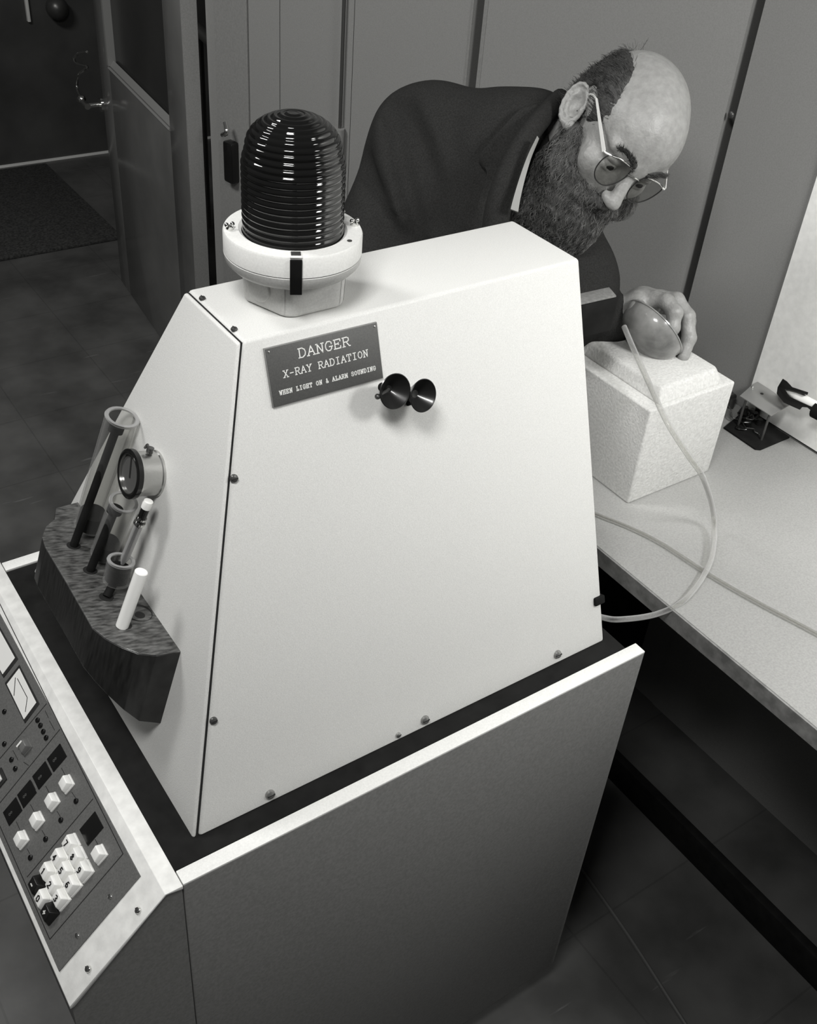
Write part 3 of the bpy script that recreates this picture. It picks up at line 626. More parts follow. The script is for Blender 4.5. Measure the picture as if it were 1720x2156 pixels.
def syringe(label, bpx, rodtop, barrel_b, barrel_t, rb, grp, fpx):
    a = rk_(*bpx); foot = rk_(*fpx)
    t = thing('syringe', label, 'syringe', a, grp)
    tp_ = W(on_plane(*barrel_t, (0, a.y/S-.05, 0), (0, 1, 0))); ax_ = (tp_-a).normalized(); barrel_t = (tp_-a).length
    rt = a+ax_*(barrel_t*.93); rt = W(on_plane(*rodtop, np.array([rt.x/S, rt.y/S, rt.z/S+ZF]), tuple(Rc[2]))); rd = (rt-foot).normalized()
    bm = new(); cyl(bm, foot+eu*.0006, rt, .0046, None, 20); obj('plunger_rod', bm, m_black, t)
    bm = new(); cyl(bm, rt-rd*.0005, rt+rd*.006, .0082, None, 28); obj('plunger_head', bm, m_black, t)
    bm = new(); cyl(bm, a+ax_*barrel_b, a+ax_*(barrel_b+.020), rb*.86, None, 28); cyl(bm, a+ax_*(barrel_b-.008), a+ax_*(barrel_b+.001), .0065, rb*.8, 28); obj('stopper', bm, m_black, t)
    bt = barrel_t; m_ = axframe(a, ax_)
    bm = new(); lathe(bm, [(rb, barrel_b), (rb, bt), (rb*.90, bt), (rb*.90, barrel_b)], m_, 48, closed=True); g = obj('glass_barrel', bm, m_glass, t)
    bm = new(); lathe(bm, [(rb*1.01, bt-.001), (rb*1.04, bt+.0005), (rb*1.0, bt+.0016), (rb*.80, bt+.0016), (rb*.78, bt), (rb*.86, bt-.001)], m_, 48, closed=True); obj('barrel_rim', bm, m_glassrim, g)
    return t
grp = None
a1 = rk_(207, 1112); a2 = rk_(232, 1166); a3 = rk_(240, 1243)
syringe('tallest glass syringe with black plunger, at the back end of the wooden rack', (184, 1122), (243, 908), .012, (257, 880), .0180, grp, (155, 1149))
syringe('shorter glass syringe with black plunger, between the tallest one and the pen', (214, 1176), (240, 1078), .010, (260, 1058), .0150, grp, (190, 1201))
a = a3; 
t = thing('glass_tube', 'short wide glass tube holding the pen at front of wooden rack', 'tube', a)
bm = new(); cyl(bm, rk_(224, 1257)+eu*.0006, a+eu*.018, .0046, None, 20); cyl(bm, a+eu*.014, a+eu*.030, .0125, None, 28); obj('stopper', bm, m_black, t)
ht = toprel(250, 1188, a)+.004
bm = new(); lathe(bm, [(.0145, .012), (.0145, ht), (.0128, ht), (.0128, .012)], axframe(a, eu), 48, closed=True); g = obj('glass_barrel', bm, m_glass, t)
bm = new(); lathe(bm, [(.0146, ht-.001), (.0150, ht+.0004), (.0146, ht+.0014), (.0112, ht+.0014), (.0110, ht), (.0125, ht-.001)], axframe(a, eu), 48, closed=True); obj('barrel_rim', bm, m_glassrim, g)
# pen standing in the glass tube
pa = a+eu*.032-en*.002; pd = None
ph = toprel(310, 1050, pa)
def px_off(p, px): # shift along -en so the axis top reaches the column
    return p
pt_ = W(on_plane(313, 1055, (Cc+ray(313, 1055)*1.72).tolist(), tuple(Rc[2])))
# pen top lies on the sight line of its cap, same distance out as the tube's top
q = on_plane(313, 1055, (np.array([a.x/S, (a.y-.012)/S, 0])), (0, 1, 0)); pt_ = W(q)
pdv = (pt_-pa).normalized(); plen = (pt_-pa).length
pen = thing('pen', 'slim pen with white end cap and chrome bands standing in the glass tube', 'pen', pa)
m_ = axframe(pa, pdv)
bm = new(); lathe(bm, [(.001, 0), (.0048, .012), (.0048, plen-.028)], m_, 24); obj('pen_barrel', bm, m_glassrim, pen)
bm = new(); lathe(bm, [(.0019, .002), (.0019, plen-.03)], m_, 12); obj('ink_tube', bm, m_blackgloss, pen)
bm = new(); lathe(bm, [(.0062, plen-.031), (.0062, plen-.028)], m_, 24); lathe(bm, [(.0056, plen-.0245), (.0056, plen-.022)], m_, 24); obj('chrome_band', bm, m_chrome, pen)
bm = new(); lathe(bm, [(.0045, plen-.028), (.0045, plen-.008)], m_, 24); obj('pen_neck', bm, m_blackgloss, pen)
bm = new(); lathe(bm, [(.0052, plen-.009), (.0055, plen-.003), (.0048, plen), (0, plen+.0008)], m_, 24); obj('pen_cap', bm, m_whitesmooth, pen)
# white rod
wa = rk_(257, 1318); wt = W(on_plane(298, 1203, (0, wa.y/S-.005, 0), (0, 1, 0)))
bm = new(); dvv = (wt-wa); Lw = dvv.length; lathe(bm, [(.0066, 0), (.0068, Lw-.0008), (.0062, Lw), (0, Lw)], axframe(wa, dvv), 32); tag(obj('white_rod', bm, m_whitesmooth), 'plain white plastic rod standing in the front hole of the wooden rack', 'rod')
# gauge on the end panel
gb = W(on_plane(312, 1008, (0, 0, 0), (-.813, 0, .254)))
gq = W(on_plane(270, 998, np.array([0, 0, 0])+np.array(en)*.034/S, (-.813, 0, .254)))
gm = axframe(gq-en*.034, en); gl_ = thing('dial_gauge', 'round chrome dial gauge on the end of the white housing above the rack', 'gauge', gq-en*.034)
RG = .0255
bm = new(); lathe(bm, [(RG*.98, .0002), (RG*.98, .006), (RG*.93, .007), (RG*.93, .026), (RG, .027), (RG, .031)], gm, 64); obj('gauge_case', bm, m_steel, gl_)
bm = new(); lathe(bm, [(RG*1.03, .029), (RG*1.03, .034), (RG*.92, .0352), (RG*.84, .034), (RG*.84, .029)], gm, 64, closed=True); obj('bezel', bm, m_blackgloss, gl_)
bm = new(); lathe(bm, [(RG*.86, .0325), (RG*.84, .0345), (RG*.80, .0345), (RG*.80, .0320)], gm, 64, closed=True); obj('bezel_ring', bm, m_chrome, gl_)
bm = new(); lathe(bm, [(RG*.83, .029), (RG*.83, .0318), (0, .0318)], gm, 48); dl = obj('dial_face', bm, mat('dial_face_grey', .09, .3), gl_)
bm = new(); box(bm, (-.0012, -.004, .032), (.0012, RG*.68, .0325), 0, gm @ Matrix.Rotation(.25, 4, 'Z')); obj('needle', bm, m_platedark, dl)
bm = new(); kz_ = gm @ Vector((0, RG*.98, .016)); k2 = gm @ Vector((0, RG*1.22, .016)); cyl(bm, kz_, k2, .0035, .004, 16); tube(bm, [gm @ Vector((-.004, RG*1.12, .020)), gm @ Vector((0, RG*1.36, .02)), gm @ Vector((.004, RG*1.12, .02))], .0013, 8); obj('winding_crown', bm, m_darksteel, gl_)

# ------------------------------------------------------------------ apparatus to the right of the housing
za = .55
pts4 = [zat(1200, 625, za), zat(1286, 606, za), zat(1303, 626, za), zat(1205, 648, za)]
bm = new(); prism(bm, [W(p[0], p[1], .46) for p in pts4], [W(p) for p in pts4], .003); ap = tag(obj('black_instrument', bm, m_black), 'black instrument box with grey top plate sticking out right of the white housing', 'instrument')
bm = new(); c4 = sum((W(p) for p in pts4), Vector())/4; prism(bm, [c4+(W(p)-c4)*.9+Vector((0, 0, .0002)) for p in pts4], [c4+(W(p)-c4)*.88+Vector((0, 0, .003)) for p in pts4], .0006); pl_ = obj('top_plate', bm, mat('grey_anodised', .17, .4, noise_amt=.2, nscale=200), ap)

xs_ = [W(p).x for p in pts4]; ys_ = [W(p).y for p in pts4]; ym = min(max(sum(ys_)/4, W(0, .25, 0).y), W(0, .55, 0).y)
bm = new(); box(bm, (.991*S, ym-.012, W(0, 0, .475).z), (sum(xs_)/4, ym+.012, W(0, 0, .505).z), .002); obj('mounting_arm', bm, m_black, ap)
# ------------------------------------------------------------------ styrofoam box, bowl
fx0, fx1, fy0, fy1, fz1 = 1.466, 1.788, .397, .755, .249
fb = thing('foam_box', 'white styrofoam box with raised lid standing on the grey bench', 'box', W((fx0+fx1)/2, (fy0+fy1)/2, -.05))
bm = new(); prism(bm, [W(x, y, -.05) for x, y in ((fx0, fy0), (fx1, fy0), (fx1, fy1), (fx0, fy1))], [W(x, y, fz1) for x, y in ((fx0, fy0), (fx1, fy0), (fx1, fy1), (fx0, fy1))], .003, 3); obj('box_body', bm, m_foam, fb)
zl = .288
q0 = [(fx0+.040, fy0+.008), (fx1-.042, fy0+.008), (fx1-.030, fy0+.020), (fx1-.030, fy1-.02), (fx0+.040, fy1-.02)]; q1 = [(fx0+.056, fy0+.030), (fx1-.060, fy0+.030), (fx1-.044, fy0+.044), (fx1-.044, fy1-.03), (fx0+.056, fy1-.03)]
bm = new(); prism(bm, [W(x, y, fz1-.002) for x, y in q0], [W(x, y, zl) for x, y in q1], .005, 4); obj('box_lid', bm, m_foam, fb)
zl_w = W(0, 0, zl).z
ax_b = Vector(Rc.T @ np.array([.724, -.69, .06])).normalized(); BD = 1.635
rc_ = deep(1377, 691, BD); RB = .0545
bm = new(); prof = []
for i in range(15): a = (PI/2)*i/14; prof.append((RB*math.sin(a)**.85 if a > 0 else 0, -.040*math.cos(a)))
prof += [(RB*1.03, .0005), (RB*1.03, .0022), (RB*.985, .0022)]
for i in range(13, -1, -1): a = (PI/2)*i/14; prof.append(((RB-.002)*math.sin(a)**.85 if a > 0 else 0, -.038*math.cos(a)))
lathe(bm, prof, axframe(rc_, ax_b), 64); bowl = tag(obj('plastic_bowl', bm, m_bowl), 'small grey translucent bowl tilted on the foam box under the hand', 'bowl')
# ------------------------------------------------------------------ tubing
zbn = zb+.0045
def bp(px, py, h=.0045): p = W(zat(px, py, -.05)); q = W(on_plane(px, py, (0, 0, -.05+h/S), (0, 0, 1))); return q
bm = new()
pts_ = [deep(1314, 688, 1.60), deep(1334, 735, 1.57), deep(1366, 806, 1.535), deep(1405, 890, 1.49), deep(1446, 955, 1.47), deep(1482, 1010, 1.48), bp(1503, 1090, .03), bp(1496, 1180, .012), bp(1446, 1258, .006), deep(1385, 1292, 1.465), deep(1310, 1304, 1.44), deep(1268, 1300, 1.43), W(.998, .10, .02)]
tube(bm, pts_, .0042, 14, 10); tag(obj('clear_tubing', bm, m_tube), 'clear plastic tubing looping from the bowl over foam box and bench edge', 'tubing')
bm = new(); tube(bm, [bp(1250, 1080), bp(1330, 1112), bp(1400, 1148), bp(1500, 1213), bp(1600, 1270), bp(1735, 1342), bp(1900, 1440)], .0040, 14, 8); tag(obj('clear_tubing', bm, m_tube), 'straight run of clear tubing lying flat on the grey bench', 'tubing')

# ------------------------------------------------------------------ terminal box and clamp on bench by the white wall
def bz(px, py, h): return W(on_plane(px, py, (0, 0, -.05+h/S), (0, 0, 1)))
tb = thing('junction_fitting', 'open black wiring box with tilted grey cover plate at the foot of the white wall', 'electrical box', bz(1590, 905, 0))
bm = new(); q = [bz(*p, 0) for p in ((1523, 903), (1589, 948), (1601, 949), (1662, 923), (1615, 893), (1565, 868))]; prism(bm, [p+Vector((0, 0, .0002)) for p in q], [p+Vector((0, 0, .004)) for p in q], .001); obj('box_base', bm, m_black, tb)
bm = new(); q = [bz(*p, .060) for p in ((1584, 811), (1606, 801), (1619, 821), (1631, 829), (1662, 854), (1623, 877), (1557, 835))]
for v_ in q: v_.x = min(v_.x, wx*S-.001)
prism(bm, q, [p+Vector((0, 0, .002)) for p in q], .0005); cp_ = obj('cover_plate', bm, mat('grey_plate', .30, .35, metal=.3), tb)
bm = new(); pq = bz(1604, 829, .0621); cyl(bm, pq, pq+Vector((0, 0, .0006)), .0028, None, 14); obj('screw_hole', bm, m_platedark, cp_)
bm = new(); pq = bz(1584, 816, .062); ball(bm, pq, .0028, 8); obj('screw', bm, m_chrome, cp_)
for px_, py_ in ((1622, 868), (1572, 838)):
    pq = bz(px_, py_, .060); bm = new(); cyl(bm, Vector((pq.x, pq.y, zb+.003)), pq, .0022, None, 10); obj('stand_off', bm, m_darksteel, tb)
for i in range(9):
    c = bz(random.uniform(1550, 1608), random.uniform(866, 905), .004); bm = new(); h_ = random.uniform(.008, .020)
    cyl(bm, c, c+Vector((random.uniform(-.004, .004), random.uniform(-.004, .004), h_)), random.uniform(.003, .006), None, 12); obj('terminal', bm, m_blackgloss if i % 3 else m_darksteel, tb)
for i in range(7):
    c = bz(random.uniform(1550, 1600), random.uniform(866, 905), .006); pts5 = [c]; m_w = m_darksteel
    for j in range(4): pts5.append(pts5[-1]+Vector((random.uniform(-.014, .014), random.uniform(-.014, .014), random.uniform(-.004, .009))))
    bm = new(); tube(bm, [Vector((p.x, p.y, min(max(p.z, zb+.005), zb+.028))) for p in pts5], .0011, 8, 6); obj('wire', bm, m_blackgloss if i % 3 else m_darksteel, tb)
pq = bz(1543, 838, .02); bm = new(); cyl(bm, pq, pq+Vector((.004, .02, .0)), .008, None, 20); cyl(bm, Vector((pq.x, pq.y, zb)), pq, .006, None, 14); obj('round_plug', bm, m_darksteel, tb)
# clamp on the wall
def xw_(px, py, out): return W(on_plane(px, py, (wx-out/S, 0, 0), (1, 0, 0)))
cl = thing('wall_clamp', 'black forked clamp gripping a white rod on the white wall above bench', 'clamp', xw_(1680, 840, .03))
poly = [(1648, 797), (1657, 803), (1668, 815), (1702, 826), (1700, 832), (1664, 822), (1653, 820), (1662, 835), (1690, 848), (1722, 862), (1722, 878), (1700, 858), (1689, 857), (1684, 863), (1650, 848), (1635, 829), (1637, 815)]
bm = new(); prism(bm, [xw_(*p, .030) for p in poly], [xw_(*p, .045) for p in poly], .001, 2); box(bm, (wx*S-.03, xw_(1650, 835, .03).y-.006, xw_(1650, 835, .03).z-.006), (wx*S, xw_(1650, 835, .03).y+.006, xw_(1650, 835, .03).z+.006)); obj('clamp_jaw', bm, m_blackgloss, cl)
bm = new(); tube(bm, [xw_(1656, 822, .036), xw_(1678, 834, .036), xw_(1705, 848, .036), xw_(1740, 866, .036)], lambda t: .0035+.0045*min(1, t*3), 14); obj('white_rod', bm, m_whitesmooth, cl)
bm = new(); tube(bm, [xw_(1716, 862, .036), xw_(1760, 885, .036)], .014, 16, 0); obj('handle', bm, m_black, cl)
#PERSON#
# ------------------------------------------------------------------ person (sculpted from blended volumes)
def surface_nets(fn, lo, hi, h):
    lo = np.array(lo, float); n = np.maximum(4, np.ceil((np.array(hi)-lo)/h).astype(int)+1)
    ax = [lo[i]+h*np.arange(n[i]) for i in range(3)]
    X, Y, Z = np.meshgrid(*ax, indexing='ij'); P = np.stack([X, Y, Z], -1).astype(np.float32)
    D = fn(P.reshape(-1, 3)).reshape(n).astype(np.float32)
    c = D < 0
    # cells with a sign change
    s = np.zeros(n-1, int); acc = np.zeros((*(n-1), 3), np.float32); cnt = np.zeros(n-1, np.float32)
    sl = lambda o: tuple(slice(o[i], n[i]-1+o[i]) for i in range(3))
    corners = [(i, j, k) for i in (0, 1) for j in (0, 1) for k in (0, 1)]
    for a in corners:
        for d in range(3):
            if a[d] == 1: continue
            b = list(a); b[d] = 1; b = tuple(b)
            da, db = D[sl(a)], D[sl(b)]; ch = (da < 0) != (db < 0)
            t = np.where(ch, da/np.where(da-db == 0, 1, da-db), 0)
            for q in range(3):
                v = a[q]+(t if q == d else 0.)
                acc[..., q] += np.where(ch, v, 0)
            cnt += ch
    m = cnt > 0; idx = -np.ones(n-1, int); idx[m] = np.arange(m.sum())
    I = np.argwhere(m); V = lo+h*(I+acc[m]/cnt[m][:, None])
    F = []
    for d in range(3):
        u, v = (d+1) % 3, (d+2) % 3
        a0 = [slice(None)]*3; a1 = [slice(None)]*3; a0[d] = slice(0, -1); a1[d] = slice(1, None)
        e = c[tuple(a0)] != c[tuple(a1)]
        E_ = np.argwhere(e); E_ = E_[(E_[:, u] > 0) & (E_[:, v] > 0) & (E_[:, u] < n[u]-1) & (E_[:, v] < n[v]-1)]
        fl = c[tuple(a0)][tuple(E_.T)]
        q = []
        for du, dv in ((1, 1), (0, 1), (0, 0), (1, 0)):
            w = E_.copy(); w[:, u] -= du; w[:, v] -= dv; q.append(idx[tuple(w.T)])
        q = np.stack(q, 1); q[~fl] = q[~fl][:, ::-1]; F.append(q)
    F = np.concatenate(F); F = F[(F >= 0).all(1)]
    return V, F
def smin(a, b, k): 
    if k <= 0: return np.minimum(a, b)
    h = np.clip(.5+.5*(b-a)/k, 0, 1); return b*(1-h)+a*h-k*h*(1-h)
def smax(a, b, k): return -smin(-a, -b, k)
def sph(P, c, r): return np.linalg.norm(P-np.array(c, np.float32), axis=1)-r
def ell(P, c, r, rot=None):
    q = P-np.array(c, np.float32)
    if rot is not None: q = q @ rot
    q = q/np.array(r, np.float32); k = np.linalg.norm(q, axis=1); k2 = np.linalg.norm(q/np.array(r, np.float32), axis=1)
    return k*(k-1)/np.maximum(k2, 1e-6)
def cap(P, a, b, r1, r2=None):
    r2 = r1 if r2 is None else r2; a = np.array(a, np.float32); b = np.array(b, np.float32); ab = b-a
    t = np.clip((P-a) @ ab/(ab @ ab), 0, 1); return np.linalg.norm(P-a-t[:, None]*ab, axis=1)-(r1+(r2-r1)*t)
def chain(P, pts, rs, k=.004):
    d = None
    for (a, b), (r1, r2) in zip(zip(pts, pts[1:]), zip(rs, rs[1:])):
        e = cap(P, a, b, r1, r2); d = e if d is None else smin(d, e, k)
    return d
def bounds_obj(name, parts, m, parent=None, origin=None, relax=2):
    """parts: list of (V, F) joined in one mesh"""
    bm = new()
    for V, F in parts:
        me = bpy.data.meshes.new('t'); me.from_pydata(V.tolist(), [], F.tolist()); b2 = new(); b2.from_mesh(me); bpy.data.meshes.remove(me)
        for _ in range(relax): bmesh.ops.smooth_vert(b2, verts=b2.verts, factor=.5, use_axis_x=True, use_axis_y=True, use_axis_z=True)
        bmesh.ops.recalc_face_normals(b2, faces=b2.faces); merge(bm, b2)
    return obj(name, bm, m, parent, True, 180, origin)

# head frame: r = his right, f = forward, u = up (columns), built from the head's attitude
HS = .94
HR = Rc.T @ np.array([[-.78261, .08354, .61688], [-.22864, .88312, -.40966], [-.57900, -.46164, -.67204]])             # world <- head
Hc = np.array(deep(1295.4, 282.6, 1.476))
def h2w(p): return Vector(Hc+HR @ np.array(p, float)*HS)
def head_fn(P):
    p = ((P-Hc) @ HR)/HS                     # to head coordinates
    q = p.copy(); q[:, 0] = np.abs(q[:, 0])
    d = ell(p, (0, -.006, .034), (.0755, .096, .087))
    d = smin(d, ell(p, (0, .038, .040), (.060, .056, .055)), .02)
    d = smin(d, ell(p, (0, .030, -.040), (.058, .058, .062)), .03)
    d = smin(d, ell(p, (0, .062, -.092), (.026, .024, .022)), .03)           # chin
    d = smin(d, ell(q, (.041, .060, -.020), (.020, .017, .016)), .022)        # cheekbones
    d = smin(d, cap(q, (.008, .088, .022), (.048, .074, .026), .0085, .007), .014)   # brow
    d = smax(d, -ell(q, (.031, .094, .004), (.0175, .014, .0125)), .008)      # sockets
    d = smin(d, sph(q, (.031, .0735, .004), .0125), .002)                    # eyeballs
    d = smin(d, ell(q, (.031, .0770, .010), (.0155, .0105, .0062)), .003)     # upper lids
    d = smin(d, ell(q, (.031, .0760, -.006), (.0145, .0095, .0045)), .003)    # lower lids
    d = smin(d, cap(p, (0, .086, .014), (0, .109, -.026), .0075, .0105), .010) # nose
    d = smin(d, ell(p, (0, .111, -.031), (.0115, .0115, .0095)), .005)
    d = smin(d, ell(q, (.0092, .101, -.033), (.0066, .0095, .0070)), .007)
    d = smax(d, -ell(q, (.0058, .104, -.041), (.0035, .0052, .004)), .002)
    d = smin(d, ell(p, (0, .089, -.060), (.023, .010, .0055)), .006)          # lips
    d = smin(d, ell(p, (0, .087, -.069), (.020, .010, .0055)), .006)
    d = smax(d, -ell(p, (0, .102, -.0645), (.022, .012, .0012)), .002)
    # ears
    a = math.radians(34); ca_, sa_ = math.cos(a), math.sin(a)
    e = q-np.array([.0775, -.006, .000]); e2 = e.copy(); e2[:, 1] = ca_*e[:, 1]+sa_*e[:, 2]; e2[:, 2] = -sa_*e[:, 1]+ca_*e[:, 2]
    b_ = math.radians(24); e3 = e2.copy(); e3[:, 0] = math.cos(b_)*e2[:, 0]+math.sin(b_)*e2[:, 1]; e3[:, 1] = -math.sin(b_)*e2[:, 0]+math.cos(b_)*e2[:, 1]
    e = e3
    er = ell(e, (.006, -.004, .000), (.0065, .0185, .0315)); 
    er = smax(er, -ell(e, (.0135, .000, .002), (.0105, .0120, .0215)), .002)
    ang = np.linspace(-.55*PI, .62*PI, 10)
    rim = [(.0105, -.004-.0175*math.cos(t), .002+.0290*math.sin(t)) for t in ang]
    er = smin(er, chain(e, rim, [.0030]*10, .002), .002)
    anti = [(.0105, -.004-.0095*math.cos(t), .000+.0165*math.sin(t)) for t in np.linspace(-.45*PI, .35*PI, 6)]
    er = smin(er, chain(e, anti, [.0026]*6, .002), .003)
    er = smin(er, ell(e, (.009, .008, -.003), (.004, .004, .006)), .003)      # tragus
    er = smin(er, ell(e, (.007, .002, -.028), (.0045, .0085, .0080)), .004)   # lobe
    er = smax(er, -ell(e, (.0125, .0015, -.004), (.0090, .0075, .0105)), .0015)
    d = smin(d, er, .005)
    d = d*HS
    w = P
    nk0 = HR @ np.array([0, -.030, -.035])+Hc; nk1 = np.array(deep(1120, 325, 1.56))
    d = smin(d, cap(w, nk0, nk1, .050, .055), .02)
    return d
hh = .0023
hv0 = Hc-.16; hv1 = Hc+.16
partsB = [surface_nets(head_fn, Hc-np.array([.17, .17, .17]), Hc+np.array([.17, .19, .17]), hh)]
# joints
Nk = np.array(deep(1120, 315, 1.56)); RS = np.array(deep(905, 312, 1.62)); LS = np.array(deep(1180, 600, 1.64))
CH = np.array(deep(1020, 450, 1.66)); WA = np.array(deep(880, 620, 1.82)); PE = np.array(deep(800, 760, 1.96))
RE = np.array(deep(762, 560, 1.64)); RWr = np.array(deep(760, 760, 1.66))
hd = -.03
def dd(px, py, d): return np.array(deep(px, py, d+hd))
LE = np.array(deep(1190, 690, 1.72)); LW = dd(1300, 668, 1.70)
PEl = PE+np.array([.09, 0.02, -.06]); PEr = PE+np.array([-.09, .02, -.06])
ftL = np.array([PE[0]+.12, PE[1]+.05, 0.]); ftR = np.array([PE[0]-.12, PE[1]+.07, 0.])
knL = (PEl+ftL)/2+np.array([.01, -.03, .03]); knR = (PEr+ftR)/2+np.array([-.01, -.03, .03])
anL = ftL+np.array([0, 0, .09]); anR = ftR+np.array([0, 0, .09])
def body_fn(P):
    d = cap(P, CH, WA, .125, .115); d = smin(d, cap(P, WA, PE, .115, .125), .05); d = smin(d, cap(P, CH, Nk, .11, .06), .05)
    d = smin(d, cap(P, CH*.6+RS*.4, RS, .07, .06), .04); d = smin(d, cap(P, CH*.6+LS*.4, LS, .07, .06), .04)
    d = smin(d, cap(P, RS, RE, .05, .04), .03); d = smin(d, cap(P, RE, RWr, .04, .027), .02)
    d = smin(d, cap(P, LS, LE, .05, .04), .03); d = smin(d, cap(P, LE, LW, .04, .027), .02)
    for a, b_, c in ((PEl, knL, anL), (PEr, knR, anR)):
        d = smin(d, cap(P, a, b_, .085, .055), .04); d = smin(d, cap(P, b_, c, .055, .036), .02)
    return d
allj = np.stack([Nk, RS, LS, CH, WA, PE, RE, RWr, LE, LW, ftL, ftR]); 
partsB.append(surface_nets(body_fn, allj.min(0)-.16, allj.max(0)+.13, .013))
# left hand
fing = [  # index, middle, ring, little
 ([dd(1380, 630, 1.665), dd(1403, 635, 1.650), dd(1421, 658, 1.642), dd(1416, 690, 1.645), dd(1402, 714, 1.655)], [.0130, .0122, .0118, .0108, .0095]),
 ([dd(1390, 629, 1.69), dd(1424, 632, 1.672), dd(1447, 666, 1.666), dd(1451, 712, 1.666), dd(1439, 750, 1.668)], [.0135, .0125, .0116, .0106, .0092]),
 ([dd(1388, 636, 1.715), dd(1424, 640, 1.705), dd(1448, 676, 1.700), dd(1450, 715, 1.700), dd(1436, 750, 1.700)], [.0145, .0128, .0118, .0105, .0090]),
 ([dd(1380, 642, 1.735), dd(1418, 650, 1.730), dd(1438, 685, 1.730), dd(1436, 715, 1.728), dd(1424, 742, 1.725)], [.0135, .0112, .0102, .0092, .0080])]
thumb = ([dd(1322, 655, 1.685), dd(1342, 652, 1.652), dd(1362, 668, 1.642), dd(1372, 690, 1.650)], [.0165, .0145, .0120, .0100])
def hand_fn(P):
    d = cap(P, LE, LW, .040, .027)
    d = smin(d, cap(P, LW, dd(1345, 648, 1.705), .027, .026), .02)
    palm = [dd(1346, 634, 1.675), dd(1356, 632, 1.70), dd(1352, 640, 1.725)]
    for c, r in zip(palm, (.018, .019, .019)): d = smin(d, sph(P, c, r), .02)
    d = smin(d, cap(P, dd(1345, 640, 1.70), fing[0][0][0], .0185, .0140), .010)
    d = smin(d, cap(P, dd(1345, 640, 1.70), fing[1][0][0], .0185, .0140), .010)
    d = smin(d, cap(P, dd(1345, 650, 1.71), fing[2][0][0], .022, .0150), .012)
    d = smin(d, cap(P, dd(1345, 652, 1.71), fing[3][0][0], .022, .0140), .012)
    fs = None
    for pts, rs in fing+[thumb]:
        f = chain(P, pts, rs, .004)
        for p, r in zip(pts[2:-1], rs[2:-1]): f = smin(f, sph(P, p, r*1.05), .003)
        # nail
        fs = f if fs is None else np.minimum(fs, f)+0*f
        d = smin(d, f, .0035)
    return d
partsB.append(surface_nets(hand_fn, dd(1300, 668, 1.70)-np.array([.07, .07, .07]), np.maximum(dd(1300, 668, 1.7)+.06, np.max([p for f in fing for p in f[0]], 0)+.02), .0024)) if False else None
hp_ = np.array([p for f in fing+[thumb] for p in f[0]]+[LW])
partsB.append(surface_nets(hand_fn, hp_.min(0)-.035, hp_.max(0)+.035, .0024))
# right hand, hanging relaxed behind the machine
def rhand_fn(P):
    dn_ = (RWr-RE)/np.linalg.norm(RWr-RE); sd = np.cross(dn_, [0, 1, 0]); sd /= np.linalg.norm(sd)
    d = cap(P, RWr-dn_*.03, RWr+dn_*.05, .026, .022); d = smin(d, cap(P, RWr+dn_*.05-sd*.02, RWr+dn_*.06+sd*.02, .016), .02)
    for k in range(4):
        a = RWr+dn_*.07+sd*(.028-.019*k); L_ = (.062, .07, .066, .052)[k]
        d = smin(d, chain(P, [a, a+dn_*L_*.55+np.array([0, -.006, 0]), a+dn_*L_+np.array([0, -.022, 0])], [.010, .009, .008]), .004)
    d = smin(d, chain(P, [RWr+dn_*.02+sd*.02, RWr+dn_*.055+sd*.045, RWr+dn_*.085+sd*.05], [.013, .011, .009]), .006)
    return d
partsB.append(surface_nets(rhand_fn, RWr-.10, RWr+.10+np.array([0, 0, 0]), .004) if False else surface_nets(rhand_fn, np.minimum(RWr, RWr+(RWr-RE)/np.linalg.norm(RWr-RE)*.16)-.07, np.maximum(RWr, RWr+(RWr-RE)/np.linalg.norm(RWr-RE)*.16)+.07, .004))
person = bounds_obj('person', partsB, m_skin, None, (PE[0], PE[1], 0), relax=1)
tag(person, 'bearded person in dark jacket and glasses leaning behind the white housing, hand on bowl', 'person')

def nz(P, s, seed=0):
    """cheap value noise from summed sines"""
    v = 0; r = np.random.RandomState(seed)
    for k in range(6):
        w = r.normal(size=3); w /= np.linalg.norm(w); v = v+np.sin((P @ w)*s*(1+.6*k)+r.uniform(0, 6))/(1+.5*k)
    return v/2.5
# jacket
JS = []
cuffR = RE*.12+RWr*.88; cuffL = LE*.10+LW*.90
# crease lines drawn on the sleeve and flank
def jk_fn(P):
    d = cap(P, CH, WA, .150, .140); d = smin(d, cap(P, WA, PE, .140, .155), .06)
    d = smin(d, cap(P, CH, Nk*.75+CH*.25, .14, .095), .06)
    sh = RS*.55+Nk*.45
    d = smin(d, cap(P, RS, Nk*.95+RS*.05, .080, .080), .04); d = smin(d, cap(P, CH, RS, .11, .078), .04)
    d = smin(d, cap(P, LS, Nk*.75+LS*.25, .080, .066), .04); d = smin(d, cap(P, CH, LS, .12, .080), .04)
    d = smin(d, cap(P, RS, RE, .086, .066), .035); d = smin(d, cap(P, RE, cuffR, .064, .045), .02)
    d = smin(d, cap(P, LS, LE, .066, .052), .03); d = smin(d, cap(P, LE, cuffL, .055, .040), .02)
    return d
def jacket_fn(P):
    d = jk_fn(P)
    # folds
    for pts, r, dep in JS:
        c = chain(P, pts, [r]*len(pts), .004); d = d+dep*np.exp(-np.maximum(c, 0)**2/(2*(.010)**2))
    d = d+.0022*nz(P, 26, 3)
    # open neck
    hcut = cap(P, Nk*.55+Hc*.45, Hc, .050, .085)
    d = smax(d, -hcut, .006)
    return d
def onj(px, py, near=1.25, far=2.1):
    """first point of the jacket along a sight line"""
    a = np.array(deep(px, py, near)); b = np.array(deep(px, py, far)); t = np.linspace(0, 1, 260)[:, None]; P = a+(b-a)*t
    v = jk_fn(P); i = np.argmax(v < 0)
    return P[i] if v[i] < 0 else P[np.argmin(v)]
